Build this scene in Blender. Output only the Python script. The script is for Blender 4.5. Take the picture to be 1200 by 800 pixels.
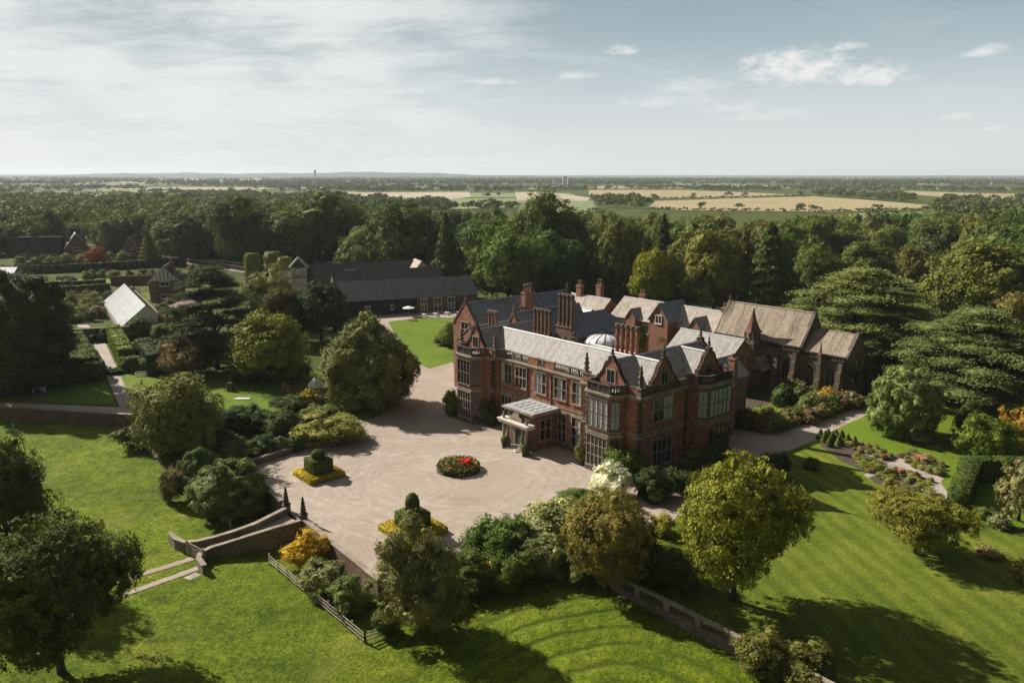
import bpy, bmesh, math, random
import numpy as np
from mathutils import Vector, Matrix
from mathutils.geometry import tessellate_polygon

for o in list(bpy.data.objects): bpy.data.objects.remove(o)
scene = bpy.context.scene
COL = scene.collection
R = math.radians

# ------------------------------------------------------------------ camera
cam = bpy.data.cameras.new('camera'); cam_o = bpy.data.objects.new('camera', cam); COL.objects.link(cam_o)
cam.sensor_fit = 'HORIZONTAL'; cam.sensor_width = 36.0; cam.lens = 36 * 926.12 / 1200
cam.clip_start = 0.5; cam.clip_end = 60000
cam_o.matrix_world = Matrix.Translation((0, 0, 42)) @ Matrix.Rotation(R(90 - 11.917), 4, 'X') @ Matrix.Rotation(R(0.075), 4, 'Z')
scene.camera = cam_o

# ------------------------------------------------------------------ sky and sun
SUN_AZ, SUN_EL = -55.0, 34.0          # azimuth measured from +Y, clockwise positive
world = bpy.data.worlds.new('World'); scene.world = world; world.use_nodes = True
SKY_STRENGTH = 0.052

def build_sky():
    nt = world.node_tree; N = nt.nodes; L = nt.links; N.clear()
    out = N.new('ShaderNodeOutputWorld'); bg = N.new('ShaderNodeBackground'); bg.inputs['Strength'].default_value = SKY_STRENGTH
    sky = N.new('ShaderNodeTexSky'); sky.sky_type = 'NISHITA'; sky.sun_disc = False
    sky.sun_elevation = R(SUN_EL); sky.sun_rotation = R(SUN_AZ); sky.altitude = 60; sky.air_density = 1.0; sky.dust_density = 2.6; sky.ozone_density = 1.5
    def M(op, a, b=None, c=None, clamp=False):
        n = N.new('ShaderNodeMath'); n.operation = op; n.use_clamp = clamp
        for i, v in enumerate((a, b, c)):
            if v is None: continue
            if isinstance(v, (int, float)): n.inputs[i].default_value = v
            else: L.new(v, n.inputs[i])
        return n.outputs[0]
    tc = N.new('ShaderNodeTexCoord'); sp = N.new('ShaderNodeSeparateXYZ'); L.new(tc.outputs['Generated'], sp.inputs[0])
    X, Y, Z = sp.outputs
    zc = M('MAXIMUM', Z, 0.0)
    den = M('ADD', zc, 0.10)
    u = M('DIVIDE', X, den); v = M('DIVIDE', Y, den)      # cloud sheet overhead
    cb = N.new('ShaderNodeCombineXYZ'); L.new(u, cb.inputs[0]); L.new(v, cb.inputs[1])
    def noise(vec, scale, detail, rough, dist, rot=0, sc=(1, 1, 1), loc=(0, 0, 0)):
        mp = N.new('ShaderNodeMapping'); mp.inputs['Rotation'].default_value = (0, 0, R(rot)); mp.inputs['Scale'].default_value = sc; mp.inputs['Location'].default_value = loc
        L.new(vec, mp.inputs[0]); t = N.new('ShaderNodeTexNoise'); L.new(mp.outputs[0], t.inputs['Vector'])
        t.inputs['Scale'].default_value = scale; t.inputs['Detail'].default_value = detail; t.inputs['Roughness'].default_value = rough; t.inputs['Distortion'].default_value = dist
        return t.outputs['Fac']
    def ss(x, a, b):
        n = N.new('ShaderNodeMapRange'); n.interpolation_type = 'SMOOTHSTEP'; L.new(x, n.inputs[0]); n.inputs[1].default_value = a; n.inputs[2].default_value = b
        return n.outputs[0]
    az = M('ARCTAN2', X, Y)                                 # 0 straight ahead, positive to the right
    el = M('ARCSINE', Z)
    c1 = noise(cb.outputs[0], 0.55, 8, 0.62, 0.9, 28, (1, 2.4, 1), (3.1, 0.4, 0))
    c2 = noise(cb.outputs[0], 1.7, 7, 0.6, 0.6, 35, (1, 3.5, 1), (1.1, 5.4, 0))
    cir = M('ADD', M('MULTIPLY', c1, 0.65), M('MULTIPLY', c2, 0.35))
    left = ss(az, 0.24, -0.26)                               # the veil of high cloud lies to the left
    ae0 = N.new('ShaderNodeCombineXYZ'); L.new(az, ae0.inputs[0]); L.new(el, ae0.inputs[1])
    c3 = noise(ae0.outputs[0], 9.0, 8, 0.68, 0.8, 24, (0.8, 3.2, 1), (0.3, 0.2, 0)); c4 = noise(ae0.outputs[0], 3.2, 6, 0.6, 0.5, 14, (0.8, 2.6, 1), (1.7, 0.4, 0))
    cir = M('ADD', M('MULTIPLY', cir, 0.30), M('ADD', M('MULTIPLY', c3, 0.32), M('MULTIPLY', c4, 0.38)))
    cir = ss(M('ADD', cir, M('MULTIPLY', left, 0.13)), 0.50, 0.68)
    cir = M('MULTIPLY', cir, M('ADD', 0.16, M('MULTIPLY', left, 0.76)))
    # small fair-weather cumulus, low on the right
    ae = N.new('ShaderNodeCombineXYZ'); L.new(az, ae.inputs[0]); L.new(el, ae.inputs[1])
    rag = noise(ae.outputs[0], 42, 6, 0.62, 0.3, 0, (1, 1.9, 1))
    mask = None
    for (a0, e0, wa, we, k) in CUM:
        dx = M('DIVIDE', M('SUBTRACT', az, a0), wa); dy0 = M('SUBTRACT', el, e0)
        up = M('DIVIDE', M('MAXIMUM', dy0, 0.0), we); dn = M('DIVIDE', M('MINIMUM', dy0, 0.0), we * 0.42)
        d2 = M('ADD', M('MULTIPLY', dx, dx), M('ADD', M('MULTIPLY', up, up), M('MULTIPLY', dn, dn)))
        f = M('SUBTRACT', 1.0, d2)
        f = ss(M('ADD', f, M('MULTIPLY', M('SUBTRACT', rag, 0.5), 3.0)), 0.0, 1.35)
        f = M('MULTIPLY', f, k)
        mask = f if mask is None else M('MAXIMUM', mask, f)
    low = ss(el, 0.15, -0.01)             # pale air near the horizon
    def mix(fac, a, b):
        n = N.new('ShaderNodeMix'); n.data_type = 'RGBA'
        if isinstance(fac, (int, float)): n.inputs[0].default_value = fac
        else: L.new(fac, n.inputs[0])
        for i, q in ((6, a), (7, b)):
            if isinstance(q, tuple): n.inputs[i].default_value = (*q, 1)
            else: L.new(q, n.inputs[i])
        return n.outputs[2]
    hs = N.new('ShaderNodeHueSaturation'); hs.inputs['Saturation'].default_value = 0.62; hs.inputs['Value'].default_value = 0.75; L.new(sky.outputs[0], hs.inputs['Color'])
    clear = mix(left, (3.5, 4.8, 5.4), (4.6, 5.3, 5.7))
    mid = mix(ss(el, 0.22, 0.05), clear, (6.4, 7.3, 7.7))
    base = mix(ss(el, 0.75, 0.26), hs.outputs[0], mid)
    col = mix(low, base, HAZE_COL)
    col = mix(cir, col, CIRRUS_COL)
    col = mix(mask, col, CUM_COL)
    fill_dim = M('ADD', 0.30, M('MULTIPLY', ss(Y, -0.05, 0.6), 0.70))     # sky dimmed behind the camera and overhead, to cut fill light
    sc_ = N.new('ShaderNodeVectorMath'); sc_.operation = 'SCALE'; L.new(col, sc_.inputs[0]); L.new(fill_dim, sc_.inputs['Scale']); col = sc_.outputs[0]
    L.new(col, bg.inputs['Color']); L.new(bg.outputs[0], out.inputs['Surface'])
HAZE_COL = (8.6, 8.75, 8.75); CIRRUS_COL = (9.6, 9.8, 9.8); CUM_COL = (10.0, 9.9, 9.7)
# azimuth, elevation, half width, half height (radians), strength
CUM = [(0.33, 0.112, 0.075, 0.034, 1.0), (0.405, 0.104, 0.055, 0.020, 0.95), (0.19, 0.083, 0.08, 0.014, 0.45), (0.30, 0.066, 0.07, 0.012, 0.4), (0.385, 0.138, 0.022, 0.009, 0.7), (0.52, 0.124, 0.028, 0.012, 0.75), (0.13, 0.142, 0.03, 0.010, 0.75),
       (0.075, 0.115, 0.032, 0.009, 0.6), (0.215, 0.100, 0.05, 0.015, 0.45), (0.50, 0.06, 0.026, 0.006, 0.7), (0.26, 0.075, 0.06, 0.010, 0.4), (-0.02, 0.108, 0.04, 0.007, 0.8), (0.535, 0.047, 0.014, 0.005, 0.5)]
build_sky()
HAZE_DENSITY = 5.5e-5
sun = bpy.data.lights.new('sun', 'SUN'); sun.energy = 5.0; sun.angle = R(0.5); sun.color = (1.0, 0.93, 0.83)
sun_o = bpy.data.objects.new('sun', sun); COL.objects.link(sun_o)
_d = Vector((math.sin(R(SUN_AZ)) * math.cos(R(SUN_EL)), math.cos(R(SUN_AZ)) * math.cos(R(SUN_EL)), math.sin(R(SUN_EL))))
sun_o.rotation_euler = _d.to_track_quat('Z', 'Y').to_euler(); sun_o.location = (-200, 100, 200)
scene.view_settings.view_transform = 'Standard'; scene.view_settings.look = 'None'; scene.view_settings.exposure = 0.74; scene.view_settings.gamma = 1.0
scene.view_settings.use_curve_mapping = False
scene.render.engine = 'CYCLES'
scene.cycles.max_bounces = 5; scene.cycles.diffuse_bounces = 2; scene.cycles.glossy_bounces = 2; scene.cycles.transmission_bounces = 2; scene.cycles.transparent_max_bounces = 6; scene.cycles.volume_bounces = 0
scene.cycles.caustics_reflective = False; scene.cycles.caustics_refractive = False

# ------------------------------------------------------------------ materials
MATS = {}
def _nodes(name):
    m = bpy.data.materials.new(name); m.use_nodes = True; MATS[name] = m
    nt = m.node_tree; return m, nt, nt.nodes, nt.links, nt.nodes['Principled BSDF']
def _ramp(N, L, fac, stops):
    r = N.new('ShaderNodeValToRGB'); L.new(fac, r.inputs[0]); e = r.color_ramp.elements
    while len(e) < len(stops): e.new(0.5)
    for q, (p, c) in zip(e, stops): q.position = p; q.color = (*c, 1)
    return r.outputs[0]
def _noise(N, L, vec, scale, detail=5, rough=0.6, dist=0.0):
    t = N.new('ShaderNodeTexNoise'); L.new(vec, t.inputs['Vector']); t.inputs['Scale'].default_value = scale
    t.inputs['Detail'].default_value = detail; t.inputs['Roughness'].default_value = rough; t.inputs['Distortion'].default_value = dist
    return t.outputs['Fac']
def _mul(N, L, a, b, fac=1.0, mode='MULTIPLY'):
    n = N.new('ShaderNodeMix'); n.data_type = 'RGBA'; n.blend_type = mode
    if isinstance(fac, (int, float)): n.inputs[0].default_value = fac
    else: L.new(fac, n.inputs[0])
    for i, q in ((6, a), (7, b)):
        if isinstance(q, tuple): n.inputs[i].default_value = (*q, 1)
        else: L.new(q, n.inputs[i])
    return n.outputs[2]
def _math(N, L, op, a, b=None):
    n = N.new('ShaderNodeMath'); n.operation = op
    for i, v in enumerate((a, b)):
        if v is None: continue
        if isinstance(v, (int, float)): n.inputs[i].default_value = v
        else: L.new(v, n.inputs[i])
    return n.outputs[0]
def _bump(N, L, bsdf, h, strength, dist):
    b = N.new('ShaderNodeBump'); b.inputs['Strength'].default_value = strength; b.inputs['Distance'].default_value = dist
    L.new(h, b.inputs['Height']); L.new(b.outputs[0], bsdf.inputs['Normal'])

def mk(name, c1, c2, scale=1.0, rough=0.8, big=0.15, bigamt=(0.75, 1.2), bump=0.0, bdist=0.05, spec=0.3, metal=0.0, coord='Object', fine=None):
    m, nt, N, L, B = _nodes(name)
    tc = N.new('ShaderNodeTexCoord').outputs[coord]
    f = _noise(N, L, tc, scale, 6, 0.65)
    col = _ramp(N, L, f, [(0.3, c1), (0.7, c2)])
    g = _noise(N, L, tc, big, 4, 0.6)
    a, b = bigamt
    col = _mul(N, L, col, _ramp(N, L, g, [(0.3, (a,) * 3), (0.7, (b,) * 3)]))
    if fine:
        h = _noise(N, L, tc, fine[0], 3, 0.7)
        col = _mul(N, L, col, _ramp(N, L, h, [(0.25, (fine[1],) * 3), (0.75, (fine[2],) * 3)]))
    L.new(col, B.inputs['Base Color']); B.inputs['Roughness'].default_value = rough; B.inputs['Specular IOR Level'].default_value = spec; B.inputs['Metallic'].default_value = metal
    if bump: _bump(N, L, B, f, bump, bdist)
    return m

def mk_brick(name, c1, c2, diaper=0.5):
    m, nt, N, L, B = _nodes(name)
    tc = N.new('ShaderNodeTexCoord').outputs['Object']
    sp = N.new('ShaderNodeSeparateXYZ'); L.new(tc, sp.inputs[0])
    h = _math(N, L, 'ADD', sp.outputs[0], sp.outputs[1]); z = sp.outputs[2]
    cb = N.new('ShaderNodeCombineXYZ'); L.new(h, cb.inputs[0]); L.new(z, cb.inputs[1])
    br = N.new('ShaderNodeTexBrick'); L.new(cb.outputs[0], br.inputs['Vector'])
    br.inputs['Scale'].default_value = 1.0; br.inputs['Brick Width'].default_value = 0.46; br.inputs['Row Height'].default_value = 0.16; br.inputs['Mortar Size'].default_value = 0.012
    br.inputs['Color1'].default_value = (*c1, 1); br.inputs['Color2'].default_value = (*c2, 1); br.inputs['Mortar'].default_value = (0.30, 0.24, 0.19, 1); br.inputs['Bias'].default_value = -0.1
    col = br.outputs['Color']
    if diaper:
        k = 2 * math.pi / 1.5
        a = _math(N, L, 'ABSOLUTE', _math(N, L, 'SINE', _math(N, L, 'MULTIPLY', _math(N, L, 'ADD', h, z), k / 2)))
        b = _math(N, L, 'ABSOLUTE', _math(N, L, 'SINE', _math(N, L, 'MULTIPLY', _math(N, L, 'SUBTRACT', h, z), k / 2)))
        mn = _math(N, L, 'MINIMUM', a, b)
        lat = _math(N, L, 'LESS_THAN', mn, 0.22)
        col = _mul(N, L, col, (0.36, 0.38, 0.44), _math(N, L, 'MULTIPLY', lat, diaper))
    g = _noise(N, L, tc, 0.55, 6, 0.7)
    col = _mul(N, L, col, _ramp(N, L, g, [(0.28, (0.62, 0.6, 0.58)), (0.55, (1, 1, 1)), (0.8, (1.25, 1.2, 1.12))]))
    L.new(col, B.inputs['Base Color']); B.inputs['Roughness'].default_value = 0.9; B.inputs['Specular IOR Level'].default_value = 0.2
    _bump(N, L, B, br.outputs['Fac'], -0.25, 0.02)
    return m

def mk_roof(name, c1, c2, streak=0.5, course=0.34, rough=0.7, spec=0.35, lichen=None):
    """slates or stone tiles in courses; the streaks run down the slope (object x/y mixed, so any slope shows them)"""
    m, nt, N, L, B = _nodes(name)
    tc = N.new('ShaderNodeTexCoord').outputs['Object']
    sp = N.new('ShaderNodeSeparateXYZ'); L.new(tc, sp.inputs[0])
    z = sp.outputs[2]
    h = _math(N, L, 'ADD', sp.outputs[0], sp.outputs[1])
    cb = N.new('ShaderNodeCombineXYZ'); L.new(h, cb.inputs[0]); L.new(_math(N, L, 'MULTIPLY', z, 1.45), cb.inputs[1])
    br = N.new('ShaderNodeTexBrick'); L.new(cb.outputs[0], br.inputs['Vector']); br.inputs['Scale'].default_value = 1
    br.inputs['Brick Width'].default_value = course * 1.3; br.inputs['Row Height'].default_value = course; br.inputs['Mortar Size'].default_value = 0.018
    br.inputs['Color1'].default_value = (*c1, 1); br.inputs['Color2'].default_value = (*c2, 1); br.inputs['Mortar'].default_value = (*[q * 0.45 for q in c1], 1)
    col = br.outputs['Color']
    mp = N.new('ShaderNodeMapping'); mp.inputs['Scale'].default_value = (1.1, 0.14, 0.10); L.new(tc, mp.inputs[0])
    s = _noise(N, L, mp.outputs[0], 1.0, 6, 0.7)
    lo = 1 - streak
    col = _mul(N, L, col, _ramp(N, L, s, [(0.30, (lo, lo * .97, lo * .92)), (0.52, (1, 1, 1)), (0.75, (1.15, 1.14, 1.12))]))
    f = _noise(N, L, tc, 2.6, 6, 0.75)
    col = _mul(N, L, col, _ramp(N, L, f, [(0.3, (0.72, 0.72, 0.74)), (0.6, (1.05, 1.03, 1.0))]))
    if lichen:
        q = _noise(N, L, tc, 0.7, 5, 0.7)
        col = _mul(N, L, col, lichen, _ramp(N, L, q, [(0.5, (0, 0, 0)), (0.72, (0.75,) * 3)]), 'MIX')
    L.new(col, B.inputs['Base Color']); B.inputs['Roughness'].default_value = rough; B.inputs['Specular IOR Level'].default_value = spec
    _bump(N, L, B, br.outputs['Fac'], -0.5, 0.03)
    return m

def mk_leaf(name, transl=0.14, spread=(0.6, 1.5), scale=1.7):
    """foliage: the tint comes from each object's own colour; leaf-sized and bough-sized variation on top"""
    m, nt, N, L, B = _nodes(name)
    tc = N.new('ShaderNodeTexCoord').outputs['Object']
    gm = N.new('ShaderNodeNewGeometry').outputs['Random Per Island']
    oi = N.new('ShaderNodeObjectInfo')
    v = _ramp(N, L, gm, [(0.0, (spread[0],) * 3), (1.0, (spread[1], spread[1], spread[1] * 0.9))])
    col = _mul(N, L, _mul(N, L, oi.outputs['Color'], v), (2.15, 2.12, 1.65))
    g = _noise(N, L, N.new('ShaderNodeNewGeometry').outputs['Position'], scale * 0.3, 4, 0.6)
    col = _mul(N, L, col, _ramp(N, L, g, [(0.3, (0.72, 0.78, 0.8)), (0.7, (1.25, 1.18, 0.95))]))
    L.new(col, B.inputs['Base Color']); B.inputs['Roughness'].default_value = 0.7; B.inputs['Specular IOR Level'].default_value = 0.07
    tr = N.new('ShaderNodeBsdfTranslucent'); L.new(_mul(N, L, col, (1.15, 1.2, 0.55)), tr.inputs['Color'])
    ms = N.new('ShaderNodeMixShader'); ms.inputs[0].default_value = transl
    L.new(B.outputs[0], ms.inputs[1]); L.new(tr.outputs[0], ms.inputs[2]); L.new(ms.outputs[0], N['Material Output'].inputs['Surface'])
    return m

def mk_grass(name, stops, stripes=None, rings=None, patch=(0.028, 0.7, 1.25), fine=(0.8, 0.66, 1.3), bump=0.8, dry=None):
    m, nt, N, L, B = _nodes(name)
    pos = N.new('ShaderNodeNewGeometry').outputs['Position']
    f = _noise(N, L, pos, 0.13, 9, 0.76, 0.4)
    col = _ramp(N, L, f, stops)
    p = _noise(N, L, pos, patch[0], 5, 0.6)
    col = _mul(N, L, col, _ramp(N, L, p, [(0.3, (patch[1],) * 3), (0.7, (patch[2], patch[2] * .98, patch[2]))]))
    h = _noise(N, L, pos, fine[0], 5, 0.75)
    col = _mul(N, L, col, _ramp(N, L, h, [(0.36, (fine[1], fine[1] * 1.03, fine[1])), (0.64, (fine[2], fine[2] * .97, fine[2]))]))
    hh = _noise(N, L, pos, 3.2, 5, 0.8)
    col = _mul(N, L, col, _ramp(N, L, hh, [(0.34, (0.55,) * 3), (0.66, (1.4, 1.34, 1.25))]))
    if dry:
        dn = _noise(N, L, pos, 0.06, 6, 0.7, 1.0)
        col = _mul(N, L, col, dry, _ramp(N, L, dn, [(0.56, (0, 0, 0)), (0.72, (0.55,) * 3)]), 'MIX')
    if stripes:
        ang, period, amt = stripes
        sp = N.new('ShaderNodeSeparateXYZ'); L.new(pos, sp.inputs[0])
        t = _math(N, L, 'ADD', _math(N, L, 'MULTIPLY', sp.outputs[0], math.cos(R(ang))), _math(N, L, 'MULTIPLY', sp.outputs[1], math.sin(R(ang))))
        wob = _noise(N, L, pos, 0.12, 3, 0.5)
        t = _math(N, L, 'ADD', t, _math(N, L, 'MULTIPLY', wob, 1.3))
        sw = _math(N, L, 'SINE', _math(N, L, 'MULTIPLY', t, 2 * math.pi / period))
        q = _math(N, L, 'ADD', _math(N, L, 'MULTIPLY', sw, _math(N, L, 'MULTIPLY', _noise(N, L, pos, 0.09, 4), 0.9)), 0.5)
        col = _mul(N, L, col, _ramp(N, L, q, [(0.3, (1 - amt,) * 3), (0.7, (1 + amt, 1 + amt * .8, 1 + amt * .5))]))
    hgt = h
    if rings:
        cx, cy, per, amt = rings
        sp = N.new('ShaderNodeSeparateXYZ'); L.new(pos, sp.inputs[0])
        dx = _math(N, L, 'SUBTRACT', sp.outputs[0], cx); dy = _math(N, L, 'SUBTRACT', sp.outputs[1], cy)
        r = _math(N, L, 'SQRT', _math(N, L, 'ADD', _math(N, L, 'MULTIPLY', dx, dx), _math(N, L, 'MULTIPLY', dy, dy)))
        r = _math(N, L, 'ADD', r, _math(N, L, 'MULTIPLY', _noise(N, L, pos, 0.16, 3, 0.55), 1.6))
        sw = _math(N, L, 'POWER', _math(N, L, 'ABSOLUTE', _math(N, L, 'SINE', _math(N, L, 'MULTIPLY', r, math.pi / per))), 9.0)
        zone = _noise(N, L, pos, 0.07, 3, 0.5)
        zx = N.new('ShaderNodeMapRange'); L.new(sp.outputs[0], zx.inputs[0]); zx.inputs[1].default_value = -14; zx.inputs[2].default_value = 2
        sw = _math(N, L, 'MULTIPLY', sw, _math(N, L, 'MULTIPLY', zx.outputs[0], zone))
        sw = _math(N, L, 'MULTIPLY', sw, _math(N, L, 'ADD', 0.35, _math(N, L, 'MULTIPLY', h, 1.5)))
        col = _mul(N, L, col, tuple(q for q in amt), sw, 'MIX')
        hgt = _math(N, L, 'SUBTRACT', h, _math(N, L, 'MULTIPLY', sw, 1.2))
    L.new(col, B.inputs['Base Color']); B.inputs['Roughness'].default_value = 0.95; B.inputs['Specular IOR Level'].default_value = 0.1
    if bump: _bump(N, L, B, _math(N, L, 'ADD', hgt, _math(N, L, 'MULTIPLY', hh, 0.5)), bump, 0.35)
    return m

mk_brick('brick', (0.42, 0.158, 0.076), (0.21, 0.082, 0.048), 0.6)
mk_brick('plain_brick', (0.32, 0.14, 0.08), (0.21, 0.09, 0.057), 0.0)
mk_brick('old_brick', (0.19, 0.105, 0.07), (0.12, 0.07, 0.052), 0.0)
mk('stone', (0.26, 0.21, 0.155), (0.38, 0.32, 0.25), 1.6, 0.9, 0.5, (0.55, 1.15), 0.3, 0.03, fine=(6, 0.8, 1.1))
mk('dark_stone', (0.115, 0.088, 0.066), (0.20, 0.155, 0.118), 1.2, 0.92, 0.45, (0.6, 1.15), 0.4, 0.04, fine=(7, 0.75, 1.15))
mk('black_stone', (0.045, 0.038, 0.032), (0.095, 0.078, 0.062), 1.5, 0.92, 0.45, (0.6, 1.15), 0.4, 0.04)
mk('rubble', (0.13, 0.10, 0.075), (0.27, 0.22, 0.17), 2.4, 0.95, 0.35, (0.7, 1.15), 0.8, 0.08, fine=(5, 0.6, 1.2))
mk('red_sandstone', (0.145, 0.088, 0.064), (0.235, 0.145, 0.105), 1.5, 0.92, 0.4, (0.6, 1.15), 0.4, 0.04, fine=(5, 0.75, 1.15))
mk('pale_stone', (0.52, 0.47, 0.40), (0.66, 0.61, 0.54), 1.6, 0.85, 0.5, (0.8, 1.1), 0.2, 0.03)
mk_roof('stone_slate', (0.41, 0.39, 0.365), (0.31, 0.297, 0.282), 0.36, 0.36, 0.75)
mk_roof('blue_slate', (0.235, 0.245, 0.265), (0.17, 0.18, 0.20), 0.35, 0.3, 0.45, 0.5)
mk_roof('grey_tile', (0.44, 0.385, 0.325), (0.33, 0.29, 0.25), 0.5, 0.36, 0.85, lichen=(0.5, 0.46, 0.38))
mk_roof('chapel_tile', (0.38, 0.315, 0.24), (0.29, 0.235, 0.175), 0.7, 0.34, 0.9)
mk_roof('dark_tile', (0.06, 0.07, 0.078), (0.036, 0.043, 0.049), 0.55, 0.3, 0.75, 0.25)
mk_roof('barn_tile', (0.125, 0.112, 0.10), (0.08, 0.073, 0.067), 0.4, 0.34, 0.85, 0.2, lichen=(0.13, 0.125, 0.11))
mk_roof('red_tile', (0.21, 0.105, 0.07), (0.14, 0.075, 0.055), 0.4, 0.32, 0.85)
mk('lead', (0.33, 0.33, 0.34), (0.43, 0.43, 0.43), 0.8, 0.6, 0.3, (0.8, 1.1), 0.1, 0.02, 0.4)
mk('pale_lead', (0.52, 0.52, 0.52), (0.62, 0.61, 0.59), 0.8, 0.6, 0.3, (0.85, 1.1), 0.1, 0.02, 0.4)
mk('dome_glass', (0.62, 0.63, 0.64), (0.72, 0.72, 0.72), 0.6, 0.35, 0.3, (0.9, 1.05), spec=0.5)
mk('greenhouse_glass', (0.70, 0.73, 0.74), (0.82, 0.84, 0.84), 0.5, 0.3, 0.3, (0.85, 1.05), spec=0.6)
mk('glass', (0.012, 0.015, 0.018), (0.03, 0.034, 0.038), 0.9, 0.08, 0.3, (0.8, 1.1), spec=0.6)
mk('pale_pane', (0.40, 0.42, 0.43), (0.52, 0.53, 0.52), 1.0, 0.25, 0.5, (0.85, 1.1), spec=0.6)
mk('lead_bar', (0.07, 0.065, 0.06), (0.10, 0.09, 0.08), 2, 0.7)
mk('white_paint', (0.74, 0.73, 0.70), (0.82, 0.81, 0.78), 2, 0.5)
mk('black_board', (0.018, 0.017, 0.016), (0.035, 0.033, 0.03), 3, 0.8)
mk('timber', (0.055, 0.042, 0.03), (0.10, 0.075, 0.055), 3, 0.85)
mk('grey_wood', (0.26, 0.225, 0.175), (0.40, 0.35, 0.28), 3, 0.9, 0.5, (0.75, 1.1))
mk('bark', (0.05, 0.038, 0.026), (0.11, 0.088, 0.062), 4, 0.95, 0.5, (0.7, 1.1), 0.6, 0.05)
mk('iron', (0.02, 0.02, 0.02), (0.04, 0.038, 0.035), 3, 0.55)
mk('terracotta', (0.28, 0.13, 0.075), (0.36, 0.175, 0.10), 4, 0.8)
mk('soil', (0.055, 0.04, 0.028), (0.10, 0.075, 0.052), 3, 0.95, 0.5, (0.7, 1.2), 0.6, 0.06)
mk('red_petal', (0.55, 0.03, 0.03), (0.72, 0.10, 0.07), 4, 0.6)
mk('clock_face', (0.7, 0.68, 0.62), (0.8, 0.78, 0.72), 3, 0.6)
mk('wheat', (0.29, 0.238, 0.115), (0.355, 0.288, 0.148), 0.02, 0.95, 0.004, (0.85, 1.1))
mk('pasture', (0.145, 0.19, 0.07), (0.185, 0.225, 0.085), 0.02, 0.95, 0.004, (0.85, 1.1))
mk('stubble', (0.34, 0.295, 0.195), (0.40, 0.345, 0.235), 0.02, 0.95, 0.004, (0.85, 1.1))
mk('hill_wood', (0.03, 0.045, 0.025), (0.055, 0.07, 0.035), 0.01, 0.95, 0.002, (0.8, 1.2))
mk('flagstone', (0.30, 0.25, 0.21), (0.42, 0.36, 0.31), 1.2, 0.9, 0.3, (0.75, 1.15), 0.2, 0.03, fine=(3, 0.75, 1.15))
mk_leaf('leaf'); mk_leaf('clipped_leaf', 0.12, (0.75, 1.25)); mk_leaf('flower', 0.2, (0.7, 1.35))
mk_grass('field_grass', [(0.30, (0.064, 0.110, 0.006)), (0.5, (0.112, 0.165, 0.009)), (0.70, (0.185, 0.215, 0.022))], rings=(9, 56, 2.6, (0.035, 0.06, 0.006)), dry=(0.22, 0.19, 0.06))
mk_grass('lawn_grass', [(0.28, (0.080, 0.142, 0.010)), (0.5, (0.118, 0.186, 0.015)), (0.72, (0.155, 0.212, 0.024))], bump=0.25, fine=(1.1, 0.85, 1.12))
mk_grass('striped_grass', [(0.30, (0.066, 0.108, 0.010)), (0.5, (0.105, 0.145, 0.015)), (0.70, (0.165, 0.185, 0.030))], stripes=(9.4, 2.4, 0.12), bump=0.25, fine=(1.1, 0.85, 1.12))
mk_grass('rough_grass', [(0.28, (0.04, 0.06, 0.012)), (0.5, (0.07, 0.095, 0.018)), (0.72, (0.11, 0.13, 0.03))])

def mk_gravel(name, c1, c2, tracks=True):
    m, nt, N, L, B = _nodes(name)
    pos = N.new('ShaderNodeNewGeometry').outputs['Position']
    f = _noise(N, L, pos, 0.12, 7, 0.65, 0.5)
    col = _ramp(N, L, f, [(0.3, c1), (0.7, c2)])
    h = _noise(N, L, pos, 4.5, 4, 0.8)
    col = _mul(N, L, col, _ramp(N, L, h, [(0.34, (0.76,) * 3), (0.66, (1.16,) * 3)]))
    if tracks:
        sp = N.new('ShaderNodeSeparateXYZ'); L.new(pos, sp.inputs[0])
        acc = None
        for (cx, cy, r0, w, ecc) in tuple((a_, b_, c_ + k_, d_ * .42, e_) for a_, b_, c_, d_, e_ in ((-8, 105.6, 11.5, 1.0, 0.8), (-8, 105.6, 9.6, 0.9, 0.85), (-10, 107, 15.0, 1.3, 0.75), (-12, 106, 17.6, 0.9, 0.8), (-30, 124, 22, 0.8, 1), (-2, 92, 20, 0.8, 1), (-22, 102, 13, 0.7, 1.1)) for k_ in (0, 1.3)):
            dx = _math(N, L, 'MULTIPLY', _math(N, L, 'SUBTRACT', sp.outputs[0], cx), ecc); dy = _math(N, L, 'SUBTRACT', sp.outputs[1], cy)
            r = _math(N, L, 'SQRT', _math(N, L, 'ADD', _math(N, L, 'MULTIPLY', dx, dx), _math(N, L, 'MULTIPLY', dy, dy)))
            r = _math(N, L, 'ADD', r, _math(N, L, 'MULTIPLY', _math(N, L, 'SUBTRACT', _noise(N, L, pos, 0.10, 4), 0.5), 9.0))
            d = _math(N, L, 'ABSOLUTE', _math(N, L, 'SUBTRACT', _math(N, L, 'ABSOLUTE', _math(N, L, 'SUBTRACT', r, r0)), 0.85))
            g = _math(N, L, 'SUBTRACT', 1.0, _math(N, L, 'DIVIDE', d, w))
            g = _math(N, L, 'MAXIMUM', g, 0.0)
            acc = g if acc is None else _math(N, L, 'MAXIMUM', acc, g)
        br = _noise(N, L, pos, 0.5, 6, 0.75)
        acc = _math(N, L, 'MULTIPLY', acc, _ramp(N, L, br, [(0.38, (0, 0, 0)), (0.66, (1, 1, 1))]))
        col = _mul(N, L, col, (0.52, 0.45, 0.395), _math(N, L, 'MULTIPLY', acc, 0.6), 'MIX')
    L.new(col, B.inputs['Base Color']); B.inputs['Roughness'].default_value = 0.95; B.inputs['Specular IOR Level'].default_value = 0.15
    _bump(N, L, B, h, 0.25, 0.06)
    return m
mk_gravel('gravel', (0.30, 0.243, 0.192), (0.395, 0.328, 0.265))
mk_gravel('path_gravel', (0.33, 0.26, 0.21), (0.42, 0.345, 0.29), False)
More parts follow.
